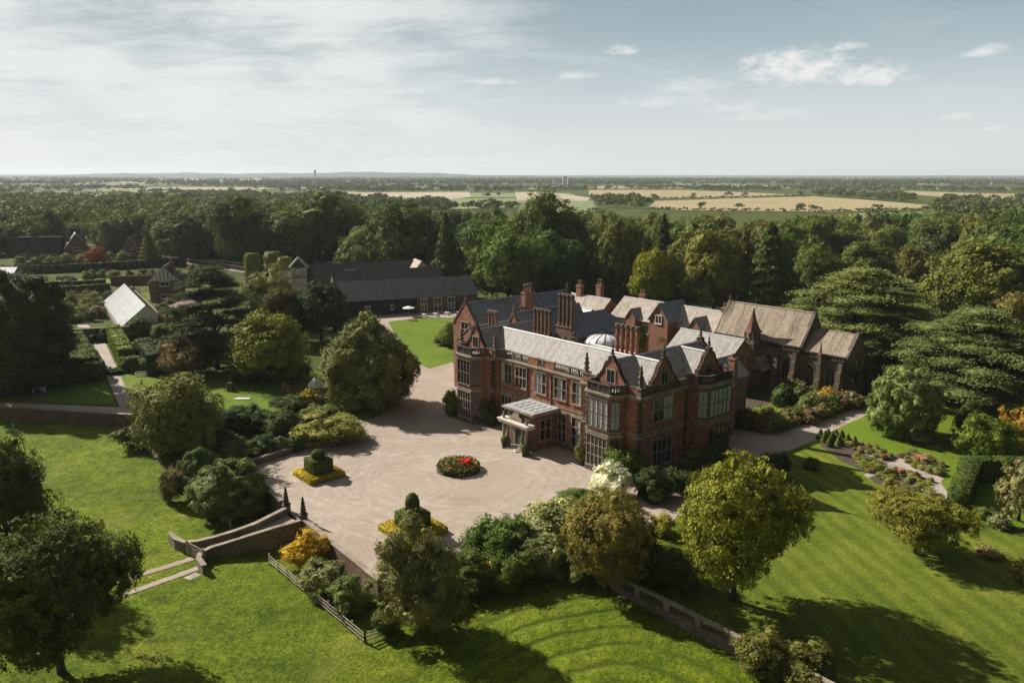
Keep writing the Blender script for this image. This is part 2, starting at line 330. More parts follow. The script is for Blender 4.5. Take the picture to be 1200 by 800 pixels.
# ------------------------------------------------------------------ mesh helpers
def thing(name, label, cat, loc=(0, 0, 0), rotz=0.0, group=None):
    o = bpy.data.objects.new(name, None); COL.objects.link(o); o.empty_display_size = 0.3
    o.location = loc; o.rotation_euler = (0, 0, rotz); o['label'] = label; o['category'] = cat
    if group: o['group'] = group
    return o
def tag(o, label, cat, group=None):
    o['label'] = label; o['category'] = cat
    if group: o['group'] = group
    return o
def struct(o):
    o['kind'] = 'structure'; return o

class MB:
    def __init__(s): s.v = []; s.f = []
    def add(s, vs, fs):
        b = len(s.v); s.v += [tuple(q) for q in vs]; s.f += [tuple(i + b for i in f) for f in fs]; return s
    def box(s, x0, y0, z0, x1, y1, z1):
        return s.add([(x0, y0, z0), (x1, y0, z0), (x1, y1, z0), (x0, y1, z0), (x0, y0, z1), (x1, y0, z1), (x1, y1, z1), (x0, y1, z1)],
                     [(0, 3, 2, 1), (4, 5, 6, 7), (0, 1, 5, 4), (1, 2, 6, 5), (2, 3, 7, 6), (3, 0, 4, 7)])
    def obox(s, o, u, n, u0, u1, d0, d1, z0, z1):
        """box in a wall's own frame: u along the wall, n out of it"""
        P = lambda a, d, z: (o[0] + u[0] * a + n[0] * d, o[1] + u[1] * a + n[1] * d, z)
        return s.add([P(u0, d0, z0), P(u1, d0, z0), P(u1, d1, z0), P(u0, d1, z0), P(u0, d0, z1), P(u1, d0, z1), P(u1, d1, z1), P(u0, d1, z1)],
                     [(0, 3, 2, 1), (4, 5, 6, 7), (0, 1, 5, 4), (1, 2, 6, 5), (2, 3, 7, 6), (3, 0, 4, 7)])
    def prism(s, poly, z0, z1):
        n = len(poly); b = [(x, y, z0) for x, y in poly]; t = [(x, y, z1) for x, y in poly]
        tri = tessellate_polygon([[Vector((x, y, 0)) for x, y in poly]])
        return s.add(b + t, [(i, (i + 1) % n, n + (i + 1) % n, n + i) for i in range(n)] + [tuple(q + n for q in t_) for t_ in tri] + [tuple(reversed(t_)) for t_ in tri])
    def vprism(s, prof, o, u, n, d0, d1):
        """profile (a, z) in a wall's plane, given thickness along n"""
        k = len(prof); P = lambda a, d, z: (o[0] + u[0] * a + n[0] * d, o[1] + u[1] * a + n[1] * d, z)
        vs = [P(a, d0, z) for a, z in prof] + [P(a, d1, z) for a, z in prof]
        tri = tessellate_polygon([[Vector((a, z, 0)) for a, z in prof]])
        return s.add(vs, [(i, (i + 1) % k, k + (i + 1) % k, k + i) for i in range(k)] + [tuple(q + k for q in t_) for t_ in tri] + [tuple(reversed(t_)) for t_ in tri])
    def strip(s, path, w, o, u, n, d0, d1):
        """a band following a profile line (coping): thickness w outward"""
        for (a0, z0), (a1, z1) in zip(path, path[1:]):
            L = math.hypot(a1 - a0, z1 - z0) or 1; px, pz = -(z1 - z0) / L * w, (a1 - a0) / L * w
            s.vprism([(a0, z0), (a1, z1), (a1 + px, z1 + pz), (a0 + px, z0 + pz)], o, u, n, d0, d1)
        return s
    def tube(s, pts, rad, n=8, cap=True):
        pts = [Vector(p) for p in pts]; b = len(s.v); m = len(pts)
        if isinstance(rad, (int, float)): rad = [rad] * m
        for i, p in enumerate(pts):
            t = (pts[min(i + 1, m - 1)] - pts[max(i - 1, 0)]).normalized()
            a = t.cross(Vector((0, 0, 1)) if abs(t.z) < 0.9 else Vector((1, 0, 0))).normalized(); c_ = t.cross(a)
            for k in range(n):
                g = 2 * math.pi * k / n; s.v.append(tuple(p + a * math.cos(g) * rad[i] + c_ * math.sin(g) * rad[i]))
        for i in range(m - 1):
            for k in range(n): s.f.append((b + i * n + k, b + i * n + (k + 1) % n, b + (i + 1) * n + (k + 1) % n, b + (i + 1) * n + k))
        if cap: s.f.append(tuple(b + k for k in range(n))); s.f.append(tuple(b + (m - 1) * n + k for k in range(n)))
        return s
    def lathe(s, cx, cy, prof, n=10):
        b = len(s.v); m = len(prof)
        for r, z in prof:
            for k in range(n):
                g = 2 * math.pi * (k + .5) / n; s.v.append((cx + r * math.cos(g), cy + r * math.sin(g), z))
        for i in range(m - 1):
            for k in range(n): s.f.append((b + i * n + k, b + i * n + (k + 1) % n, b + (i + 1) * n + (k + 1) % n, b + (i + 1) * n + k))
        s.f.append(tuple(b + k for k in range(n))); s.f.append(tuple(b + (m - 1) * n + k for k in range(n)))
        return s
    def build(s, name, mat, parent=None, smooth=False, loc=None):
        me = bpy.data.meshes.new(name); me.from_pydata(s.v, [], s.f)
        bm = bmesh.new(); bm.from_mesh(me); bmesh.ops.recalc_face_normals(bm, faces=bm.faces); bm.to_mesh(me); bm.free()
        me.materials.append(MATS[mat])
        if smooth: me.polygons.foreach_set('use_smooth', [True] * len(me.polygons))
        o = bpy.data.objects.new(name, me); COL.objects.link(o)
        if parent: o.parent = parent
        if loc: o.location = loc
        return o

def offset(poly, d):
    """offset a closed ccw-or-cw polygon outward by d (mitred)"""
    area = sum(a[0] * b[1] - b[0] * a[1] for a, b in zip(poly, poly[1:] + poly[:1])); sg = 1 if area > 0 else -1
    out = []; n = len(poly)
    for i in range(n):
        p0, p1, p2 = poly[i - 1], poly[i], poly[(i + 1) % n]
        a = Vector((p1[0] - p0[0], p1[1] - p0[1])).normalized(); b = Vector((p2[0] - p1[0], p2[1] - p1[1])).normalized()
        n1 = Vector((a.y, -a.x)) * sg; n2 = Vector((b.y, -b.x)) * sg
        m = n1 + n2; k = m.dot(n1)
        m = m / k if abs(k) > 0.15 else n1
        out.append((p1[0] + m.x * d, p1[1] + m.y * d))
    return out
def ring(mb, poly, d0, d1, z0, z1, closed=True, skip=()):
    a = offset(poly, d0); b = offset(poly, d1); n = len(poly)
    for i in range(n if closed else n - 1):
        if i in skip: continue
        j = (i + 1) % n
        mb.add([(*a[i], z0), (*a[j], z0), (*b[j], z0), (*b[i], z0), (*a[i], z1), (*a[j], z1), (*b[j], z1), (*b[i], z1)],
               [(0, 3, 2, 1), (4, 5, 6, 7), (0, 1, 5, 4), (1, 2, 6, 5), (2, 3, 7, 6), (3, 0, 4, 7)])
    return mb
def sheet(name, mat, pts, z):
    tri = tessellate_polygon([[Vector((x, y, 0)) for x, y in pts]])
    me = bpy.data.meshes.new(name); me.from_pydata([(x, y, z) for x, y in pts], [], [tuple(t) for t in tri])
    bm = bmesh.new(); bm.from_mesh(me); bmesh.ops.recalc_face_normals(bm, faces=bm.faces)
    if sum(f.normal.z for f in bm.faces) < 0: bmesh.ops.reverse_faces(bm, faces=bm.faces)
    bm.to_mesh(me); bm.free(); me.materials.append(MATS[mat])
    o = bpy.data.objects.new(name, me); COL.objects.link(o); return struct(o)
def smooth_poly(pts, it=2, keep=()):
    for _ in range(it):
        q = []
        for a, b in zip(pts, pts[1:] + pts[:1]):
            q.append((a[0] * .75 + b[0] * .25, a[1] * .75 + b[1] * .25)); q.append((a[0] * .25 + b[0] * .75, a[1] * .25 + b[1] * .75))
        pts = q
    return pts
def inside(x, y, poly):
    c_ = False; j = len(poly) - 1
    for i in range(len(poly)):
        (xi, yi), (xj, yj) = poly[i], poly[j]
        if (yi > y) != (yj > y) and x < (xj - xi) * (y - yi) / (yj - yi) + xi: c_ = not c_
        j = i
    return c_
def unit(a, b):
    L = math.hypot(b[0] - a[0], b[1] - a[1]); u = ((b[0] - a[0]) / L, (b[1] - a[1]) / L); return u, (u[1], -u[0]), L

# ------------------------------------------------------------------ ground, lawns, gravel
LOW = -1.8                                                     # the park field lies below the terrace
w0, w1 = (-93.75, 139.05), (-66.94, 134.21)
ext = lambda a, b, t: (a[0] + (b[0] - a[0]) * t, a[1] + (b[1] - a[1]) * t)
W_LEFT = [ext(w0, w1, -1.2), w0, w1]
W_MID = [w1, (-55.20, 121.81), (-42.54, 110.34), (-38.54, 109.66)]
W_WEST = [(-38.54, 109.66), (-35.88, 104.06), (-29.71, 95.38)]
W_SOUTH = [(-25.43, 90.30), (-13.78, 75.50)]
W_HID = [(-13.78, 75.50), (-9.23, 78.79), (-1.95, 84.88), (6.03, 85.77), (10.47, 76.27)]
b0, b1 = (10.47, 76.27), (21.99, 62.79)
W_BAL = [b0, b1, ext(b0, b1, 1.9)]
edge = W_LEFT + W_MID[1:] + W_WEST[1:] + W_SOUTH + W_HID[1:] + W_BAL[1:]
low_poly = edge + [(60, -80), (-420, -80), (-420, edge[0][1])]
big = [(-40000, -2000), (40000, -2000), (40000, 60000), (-40000, 60000)]
tri = tessellate_polygon([[Vector((x, y, 0)) for x, y in big], [Vector((x, y, 0)) for x, y in low_poly]])
allp = big + low_poly
me = bpy.data.meshes.new('ground'); me.from_pydata([(x, y, 0) for x, y in allp], [], [tuple(t) for t in tri])
bm = bmesh.new(); bm.from_mesh(me); bmesh.ops.recalc_face_normals(bm, faces=bm.faces)
if sum(f.normal.z for f in bm.faces) < 0: bmesh.ops.reverse_faces(bm, faces=bm.faces)
bm.to_mesh(me); bm.free(); me.materials.append(MATS['rough_grass'])
ground = struct(bpy.data.objects.new('ground', me)); COL.objects.link(ground)
# the park field: a gently uneven grid
def field_z(x, y):
    t_ = ((x - b0[0]) * (b1[0] - b0[0]) + (y - b0[1]) * (b1[1] - b0[1])) / ((b1[0] - b0[0]) ** 2 + (b1[1] - b0[1]) ** 2); t_ = min(max(t_, -.1), 2.2)
    d_ = math.hypot(x - b0[0] - t_ * (b1[0] - b0[0]), y - b0[1] - t_ * (b1[1] - b0[1]))
    return LOW + 1.3 * math.exp(-(d_ / 9.0) ** 2) + 0.22 * math.sin(x * 0.07 + 1) * math.cos(y * 0.06) + 0.10 * math.sin(x * 0.19 + y * 0.13)
def grid_sheet(name, mat, poly, zf, step):
    xs = [p[0] for p in poly]; ys = [p[1] for p in poly]
    X0, X1, Y0, Y1 = min(xs), max(xs), min(ys), max(ys)
    nx, ny = int((X1 - X0) / step) + 1, int((Y1 - Y0) / step) + 1
    vs = [(X0 + i * step, Y0 + j * step, zf(X0 + i * step, Y0 + j * step)) for j in range(ny + 1) for i in range(nx + 1)]
    fs = [(j * (nx + 1) + i, j * (nx + 1) + i + 1, (j + 1) * (nx + 1) + i + 1, (j + 1) * (nx + 1) + i) for j in range(ny) for i in range(nx)]
    me = bpy.data.meshes.new(name); me.from_pydata(vs, [], fs); me.materials.append(MATS[mat]); me.polygons.foreach_set('use_smooth', [True] * len(fs))
    o = bpy.data.objects.new(name, me); COL.objects.link(o); return struct(o)
grid_sheet('field', 'field_grass', [(-300, -20), (70, -20), (70, 160), (-300, 160)], field_z, 3.0)

FORE = [(-25.43, 90.30), (-13.81, 75.67), (-9.25, 78.98), (-1.95, 85.09), (6.09, 86.66), (17.42, 99.42), (17.81, 104.88), (23.28, 128.77), (3.78, 169.82), (-12.07, 169.74), (-13.68, 176.24), (-18.29, 169.70), (-23.58, 178.75), (-35.86, 225.18), (-39.57, 225.16), (-31.95, 171.21), (-24.39, 144.11), (-23.22, 134.90), (-25.10, 132.64), (-27.43, 133.13), (-29.02, 129.96), (-25.00, 124.95), (-28.13, 118.63), (-31.80, 118.22), (-38.54, 109.66), (-35.88, 104.06), (-29.71, 95.38)]
sheet('forecourt', 'gravel', FORE, 0.004)
sheet('back_drive', 'path_gravel', [(-39.57, 225.16), (-35.86, 225.18), (-33.31, 233.59), (-10.92, 249.17), (-12.49, 259.38), (-45.16, 242.51)], 0.004)
U_LAWN = [(-35.97, 225.86), (-25.55, 232.93), (-10.65, 230.89), (-0.00, 204.52), (-8.35, 188.89), (-13.49, 176.24), (-18.29, 169.70), (-23.58, 178.75)]
sheet('lawn', 'lawn_grass', U_LAWN, 0.012)
S_LAWN = [(-24.57, 145.27), (-23.32, 136.45), (-23.96, 133.89), (-25.29, 132.89), (-27.48, 133.37), (-33.65, 137.98), (-35.80, 145.22), (-34.24, 153.22), (-26.02, 153.26)]
sheet('small_lawn', 'lawn_grass', S_LAWN, 0.012)
sheet('garden_lawn', 'lawn_grass', [(-72.93, 143.88), (-91.27, 174.97), (-76.25, 181.08), (-51.79, 172.71), (-36.42, 163.54), (-36.45, 145.21), (-39.97, 139.56), (-45.68, 135.32), (-59.62, 132.25), (-67.93, 137.30)], 0.004)
sheet('shade_lawn', 'lawn_grass', [ext(w0, w1, -1.2), (-96.74, 143.77), (-73.59, 141.61), (-97.35, 179.20), (-100.61, 170.84), (-106.77, 159.59), (-190, 152)], 0.004)
sheet('path', 'path_gravel', [ext(w0, w1, -1.2), (-93.92, 139.32), (-67.18, 134.71), (-69.23, 139.43), (-96.38, 143.20), ext((-96.38, 143.20), (-69.23, 139.43), -1.2)], 0.012)
sheet('flag_path', 'flagstone', [(-114.83, 210.70), (-111.82, 210.72), (-92.99, 179.22), (-67.93, 137.30), (-72.58, 140.51), (-95.72, 178.34)], 0.016)
sheet('drive', 'path_gravel', smooth_poly([(18.39, 105.52), (27.26, 120.06), (35.73, 127.44), (39.03, 127.91), (43.08, 124.78), (51.65, 130.78), (65.23, 141.69), (73.55, 149.33), (72.86, 145.72), (64.13, 136.31), (56.06, 128.91), (46.34, 119.32), (39.82, 114.63), (34.74, 110.62), (29.02, 100.92), (21.75, 93.96), (14.83, 84.49), (11.60, 82.39)], 1), 0.008)
STRIPED = [(10.67, 76.45), (8.71, 82.38), (16.98, 91.41), (29.02, 100.92), (35.37, 110.62), (39.94, 115.00), (46.48, 119.73), (53.03, 116.58), (55.81, 96.73), (55.97, 91.03), (68.04, 80.54), (50.73, 49.65), (28.66, 51.34), (21.99, 62.79)]
sheet('striped_lawn', 'striped_grass', STRIPED, 0.004)
sheet('side_lawn', 'lawn_grass', [(46.48, 119.73), (56.06, 128.91), (65.21, 137.36), (71.33, 144.55), (81.64, 153.79), (92.58, 147.60), (106.44, 129.12), (81.07, 84.68), (55.97, 91.03), (53.03, 116.58)], 0.006)
sheet('border_bed', 'soil', [(36.14, 127.90), (38.88, 128.37), (43.23, 125.22), (51.83, 131.26), (65.47, 142.25), (68.72, 153.73), (56.50, 155.64), (40.50, 144.41)], 0.010)
sheet('border_lawn', 'lawn_grass', [(40.37, 133.67), (44.03, 139.94), (52.66, 144.46), (52.78, 138.90), (45.63, 132.70)], 0.016)
# rose garden beds and paths
sheet('rose_garden_bed', 'soil', [(48.97, 120.55), (52.81, 124.38), (55.74, 119.76), (58.95, 115.07), (62.59, 116.62), (64.52, 110.38), (59.78, 104.70), (57.22, 101.61), (53.36, 100.41), (50.58, 103.73), (51.13, 108.27), (49.37, 112.45)], 0.012)
for nm, pts in (('rose_garden_path', [(52.95, 118.94), (54.10, 119.76), (58.06, 113.21), (61.25, 105.67), (59.76, 103.76), (56.45, 110.35)]), ('cross_path', [(50.47, 105.63), (50.43, 106.93), (57.03, 112.12), (62.33, 116.62), (62.68, 115.47), (56.95, 110.35)]),
                ('garden_path', [(56.98, 103.44), (60.19, 105.02), (58.36, 98.13), (55.52, 96.19), (55.51, 101.01)])):
    sheet(nm, 'flagstone', pts, 0.018 + 0.004 * len(nm) / 30)
def draped(name, mat, line, w, lift=.05):
    """a strip lying on the uneven field"""
    vs, fs = [], []; P_ = []
    for a, b in zip(line, line[1:]):
        n_ = max(1, int(math.hypot(b[0] - a[0], b[1] - a[1]) / .8)); P_ += [ext(a, b, i / n_) for i in range(n_)]
    P_.append(line[-1]); r_ = random.Random(len(name))
    for i, p in enumerate(P_):
        u, n, _ = unit(P_[max(0, i - 1)], P_[min(len(P_) - 1, i + 1)])
        for s_ in (-1, 0, 1):
            k = w / 2 * s_ * r_.uniform(.8, 1.15); x, y = p[0] + n[0] * k, p[1] + n[1] * k; vs.append((x, y, field_z(x, y) + lift + (.02 if s_ == 0 else 0)))
    for i in range(len(P_) - 1):
        for q in (0, 1): a = i * 3 + q; fs.append((a, a + 1, a + 4, a + 3))
    me = bpy.data.meshes.new(name); me.from_pydata(vs, [], fs); me.materials.append(MATS[mat]); me.polygons.foreach_set('use_smooth', [True] * len(fs))
    o = bpy.data.objects.new(name, me); COL.objects.link(o); return struct(o)
draped('track', 'path_gravel', [(-53.85, 68.04), (-45.45, 76.87), (-36.93, 85.62)], .95); draped('track', 'path_gravel', [(-51.68, 64.93), (-43.67, 73.50), (-35.35, 83.33)], .95)
draped('stone_slab', 'flagstone', [(-35.95, 80.17), (-35.25, 81.51)], 1.1)

# far fields, lying on the plain
FAR = {'wheat_field': ('wheat', [[(210.70, 2212.72), (472.58, 2230.23), (570.75, 1922.05), (608.71, 1652.57), (452.49, 1521.92), (304.69, 1434.68), (152.39, 1597.77)], [(230.94, 1293.89), (420.27, 1465.64), (598.53, 1587.95), (603.47, 1351.82), (587.79, 1127.03), (499.68, 987.24), (370.55, 926.90), (203.50, 955.16), (179.57, 1054.80)], [(929.54, 2038.32), (1072.93, 2152.91), (1078.11, 1906.48), (1193.77, 1829.07), (891.37, 1363.47), (805.95, 1431.05)]]),
       'stubble_field': ('stubble', [[(-396.70, 1866.44), (-105.32, 1975.91), (-78.20, 1526.18), (-112.86, 1322.83), (-257.96, 1274.74)], [(5.70, 1934.98), (86.00, 1939.70), (144.39, 1480.16), (120.43, 1289.56), (8.17, 1327.72)], [(-502.50, 1225.84), (-394.97, 1455.94), (-345.18, 1271.32), (-414.10, 1035.77)], [(-3398.58, 7737.81), (-2130.59, 7740.03), (-1514.00, 5605.42), (-2313.81, 5462.89)]]),
       'pasture': ('pasture', [[(14.72, 1172.56), (124.70, 1249.66), (103.37, 952.25), (50.77, 868.01), (4.64, 906.23)], [(364.55, 876.33), (475.85, 929.85), (394.33, 760.99), (322.51, 745.22)], [(-102.75, 1203.60), (7.67, 1245.21), (6.48, 1049.25), (-77.78, 970.08)]])}
FIELDS = []
_fr = random.Random(5)
for nm, (mt, polys) in FAR.items():
    for p in polys: sheet(nm, mt, p, 0.5); FIELDS.append(p)

for _ in range(46):                                            # more distant fields, each a small quadrilateral between its hedges
    D = 1150 * (5200 / 1150) ** _fr.random(); a_ = _fr.uniform(-.58, .6); cx, cy = D * math.sin(a_), D * math.cos(a_)
    if -.02 < a_ < .52 and D < 2300: continue
    k = D ** .5 * 1.4; w_, h_ = k * _fr.uniform(1.6, 3.6), k * _fr.uniform(1.2, 3.0); t_ = _fr.uniform(-.4, .4)
    q = [(cx + (sx * w_ * math.cos(t_) - sy * h_ * math.sin(t_)) * _fr.uniform(.85, 1.15), cy + (sx * w_ * math.sin(t_) + sy * h_ * math.cos(t_)) * _fr.uniform(.85, 1.15)) for sx, sy in ((-1, -1), (1, -1), (1, 1), (-1, 1))]
    if any(inside(cx, cy, f) for f in FIELDS): continue
    nm = _fr.choice(['wheat_field', 'stubble_field', 'pasture', 'pasture']); sheet(nm, {'wheat_field': 'wheat', 'stubble_field': 'stubble', 'pasture': 'pasture'}[nm], q, .35 + .01 * _fr.random()); FIELDS.append(q)
# ------------------------------------------------------------------ the great house
def window(parent, o, u, n, w, z0, z1, lights, transoms=(0.5,), frame='stone', glass='glass', pale_pane=(), surround=0.14, name='window', bars=0):
    """a mullioned window standing 0.1 m proud of its wall; its panes are a sub-part"""
    f = MB(); sw = surround
    f.obox(o, u, n, -sw, 0, -.05, .14, z0 - .12, z1 + .16); f.obox(o, u, n, w, w + sw, -.05, .14, z0 - .12, z1 + .16)
    f.obox(o, u, n, 0, w, -.05, .14, z1, z1 + .16); f.obox(o, u, n, -sw - .05, w + sw + .05, -.05, .22, z0 - .26, z0 - .0)
    if sw > .12: f.obox(o, u, n, -sw - .08, w + sw + .08, -.05, .24, z1 + .16, z1 + .28)
    mw = 0.075 if sw > .12 else .04
    for i in range(1, lights): f.obox(o, u, n, w * i / lights - mw, w * i / lights + mw, -.05, .12, z0, z1)
    for t in transoms:
        zt = z0 + (z1 - z0) * t; f.obox(o, u, n, 0, w, -.05, .11, zt - mw, zt + mw)
    fo = f.build(name, frame, parent)
    g = MB(); b = MB()
    P = lambda a, d, z: (o[0] + u[0] * a + n[0] * d, o[1] + u[1] * a + n[1] * d, z)
    for i in range(lights):
        a0, a1 = w * i / lights, w * (i + 1) / lights
        (b if i in pale_pane else g).add([P(a0, .02, z0), P(a1, .02, z0), P(a1, .02, z1), P(a0, .02, z1)], [(0, 1, 2, 3)])
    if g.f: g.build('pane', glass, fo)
    if b.f: b.build('pale_pane', 'pale_pane', fo)  # pale grey panes, set level with the dark glass ones
    if bars:
        l = MB(); 
        for i in range(lights):
            a0, a1 = w * i / lights, w * (i + 1) / lights
            l.obox(o, u, n, (a0 + a1) / 2 - .02, (a0 + a1) / 2 + .02, .03, .045, z0, z1)
        k = int((z1 - z0) / .62)
        for j in range(1, k): l.obox(o, u, n, 0, w, .03, .045, z0 + (z1 - z0) * j / k - .02, z0 + (z1 - z0) * j / k + .02)
        l.build('glazing_bars', 'lead_bar', fo)
    return fo

def balustrade(parent, a, b, z0, h, kind='balusters', mat='black_stone', inset=0.18):
    """parapet between two points: plinth, rail, end posts and the balusters or pierced panels between them"""
    u, n, L = unit(a, b); m = MB(); n = (-n[0], -n[1])
    m.obox(a, u, n, 0, L, 0, .3, z0, z0 + .22); m.obox(a, u, n, -.04, L + .04, -.05, .35, z0 + h - .2, z0 + h)
    k = max(1, round(L / 2.4))
    for i in range(k + 1): m.obox(a, u, n, max(0, L * i / k - .17), min(L, L * i / k + .17), .0, .30, z0 + .22, z0 + h - .2)
    if kind == 'balusters':
        q = max(2, round(L / .38))
        for i in range(q):
            t = L * (i + .5) / q; cx, cy = a[0] + u[0] * t + n[0] * .15, a[1] + u[1] * t + n[1] * .15
            m.lathe(cx, cy, [(.09, z0 + .22), (.06, z0 + .32), (.12, z0 + .5), (.05, z0 + h - .32), (.09, z0 + h - .2)], 6)
    else:                                                   # strapwork: thick irregular pierced letters and scrolls
        q = max(2, round(L / .85))
        for i in range(q):
            t = L * (i + .5) / q; zz = z0 + .22; hh = h - .42
            for (da, db, zA, zB) in ((-.36, -.22, 0, 1), (.22, .36, 0, 1), (-.22, .22, .82, 1), (-.22, .22, 0, .16)): m.obox(a, u, n, t + da, t + db, .06, .24, zz + hh * zA, zz + hh * zB)
            for e in (-1, 1): m.obox(a, u, n, t + e * .1 - .045, t + e * .1 + .045, .08, .22, zz + hh * .12, zz + hh * .85)
    return m.build('balustrade', mat, parent)

def shaped_gable(parent, c0, u, n, base, w, h, depth=.45, win=True, brick='brick', coping='black_stone', glass='glass'):
    """curvilinear gable; c0 is its centre on the wall plane"""
    half = [(1.0, 0), (1.0, .10), (.97, .17), (.88, .24), (.78, .27), (.76, .36), (.64, .37), (.62, .44), (.52, .50), (.44, .60), (.38, .72), (.27, .82), (.16, .86), (.15, .96), (0, 1.0)]
    prof = [(a * w / 2, base + z * h) for a, z in half]; prof = prof + [(-a, z) for a, z in reversed(prof[:-1])]
    g = MB().vprism(prof, c0, u, n, -depth, 0).build('gable', brick, parent)
    MB().strip(prof, .17, c0, u, n, -depth - .08, .12).build('coping', coping, g)
    f = MB(); cx, cy = c0[0] - n[0] * depth / 2, c0[1] - n[1] * depth / 2; t = base + h
    f.lathe(cx, cy, [(.30, t + .1), (.30, t + .3), (.12, t + .4), (.26, t + .62), (.2, t + .78), (.07, t + .95), (.13, t + 1.1), (.03, t + 1.75)], 8).build('finial', coping, g)
    if win:
        ww = min(1.5, w * .24); m = MB(); z0, z1 = base + h * .20, base + h * .56
        m.obox(c0, u, n, -ww / 2 - .18, ww / 2 + .18, 0, .10, z0 - .18, z1 + .2)
        m.build('gable_window', 'stone', g)
        q = MB()
        for e in (-1, 1): q.obox(c0, u, n, e * ww / 4 - ww / 4 + .06, e * ww / 4 + ww / 4 - .06, .09, .115, z0, z1)
        q.build('pane', glass, g)
    return g

def gable_roof(parent, axis, c, a0, a1, half, z_eave, z_ridge, mat, thick=.16, over=.0, ridge='lead'):
    """pitched roof with its ridge along x or y, at c on the other axis, from a0 to a1"""
    m = MB(); rise = z_ridge - z_eave
    prof = [(-half - over, z_eave - rise * over / half), (0, z_ridge), (half + over, z_eave - rise * over / half), (half + over, z_eave - rise * over / half - thick), (0, z_ridge - thick - .02), (-half - over, z_eave - rise * over / half - thick)]
    if axis == 'x': o, u, n = (0, c), (0, 1), (1, 0)
    else: o, u, n = (c, 0), (1, 0), (0, 1)
    m.vprism(prof, o, u, n, a0, a1)
    r = m.build('roof', mat, parent)
    if ridge: MB().vprism([(-.2, z_ridge - .06), (0, z_ridge + .1), (.2, z_ridge - .06)], o, u, n, a0, a1).build('ridge', ridge, r)
    return r
def hip_roof(parent, x0, y0, x1, y1, z0, z1, mat, axis='x'):
    if axis == 'x': k = (y1 - y0) / 2; a, b = (x0 + k, (y0 + y1) / 2, z1), (x1 - k, (y0 + y1) / 2, z1); fs = [(0, 1, 5, 4), (2, 3, 4, 5), (3, 0, 4), (1, 2, 5)]
    else: k = (x1 - x0) / 2; a, b = ((x0 + x1) / 2, y0 + k, z1), ((x0 + x1) / 2, y1 - k, z1); fs = [(0, 1, 4), (1, 2, 5, 4), (2, 3, 5), (3, 0, 4, 5)]
    return MB().add([(x0, y0, z0), (x1, y0, z0), (x1, y1, z0), (x0, y1, z0), a, b], fs + [(3, 2, 1, 0)]).build('roof', mat, parent)

def chimney(parent, x, y, z0, zb, zt, n, axis='x', pitch=.95, r=.36, mat='brick', cap='dark_stone'):
    """brick base carrying a row of tall ornamental shafts; the shafts are sub-parts"""
    L = pitch * n / 2; m = MB(); h = .62
    if axis == 'x': m.box(x - L, y - h, z0, x + L, y + h, zb); m.box(x - L - .1, y - h - .1, zb, x + L + .1, y + h + .1, zb + .25)
    else: m.box(x - h, y - L, z0, x + h, y + L, zb); m.box(x - h - .1, y - L - .1, zb, x + h + .1, y + L + .1, zb + .25)
    st = m.build('chimney_stack', mat, parent)
    for i in range(n):
        d = (i - (n - 1) / 2) * pitch; cx, cy = (x + d, y) if axis == 'x' else (x, y + d); z = zb + .25; H = zt - z
        s = MB().lathe(cx, cy, [(r * 1.15, z), (r * 1.15, z + .35), (r * .86, z + .5), (r * .92, z + H * .3), (r * .82, z + H * .45), (r * .92, z + H * .6), (r * .82, zt - .62)], 8).build('shaft', mat, st)
        s2 = MB().lathe(cx, cy, [(r * .95, zt - .62), (r * 1.25, zt - .42), (r * 1.25, zt - .25), (r * .95, zt - .2), (r * 1.15, zt - .05), (r * .6, zt)], 8).build('cap', cap, st)
    return st

H_ROT = math.atan2(-.7601, .6498)
hall = thing('country_house', 'large red brick country house with curved gables, tall chimneys and grey roofs', 'house', (17.74, 105.27, 0), H_ROT)
FRONT, RIGHT = (0, -1), (1, 0)
OUT = [(-41.4, 0), (-39.8, 0), (-39.8, -1.1), (-38.9, -2.56), (-34.95, -2.56), (-34.05, -1.1), (-34.05, 0), (-32.4, 0), (-32.4, 1.07), (-11, 1.07), (-11, 0), (-8.6, 0), (-8.6, -1.1), (-7.7, -2.56), (-3.35, -2.56), (-2.45, -1.1), (-2.45, 0), (0, 0),
       (0, 11.7), (1.0, 11.7), (2.2, 12.9), (2.2, 18.7), (1.0, 19.9), (0, 19.9), (0, 21), (-11, 21), (-11, 10.5), (-32.4, 10.5), (-32.4, 16), (-41.4, 16)]
MB().prism(OUT, 0, 11.7).build('wall', 'brick', hall)
ring(MB(), OUT, -.1, .14, 0, .75).build('plinth', 'dark_stone', hall)
ring(MB(), OUT, -.1, .12, 5.75, 6.05).build('string_course', 'stone', hall)
ring(MB(), OUT, -.1, .09, 6.3, 6.48).build('string_course', 'stone', hall)
ring(ring(ring(MB(), OUT, -.1, .14, 11.35, 11.55), OUT, -.1, .36, 11.72, 11.95), OUT, -.1, .24, 11.55, 11.72).build('cornice', 'stone', hall)
MB().prism(offset(OUT, -.3), 11.7, 12.0).build('gutter_roof', 'lead', hall)
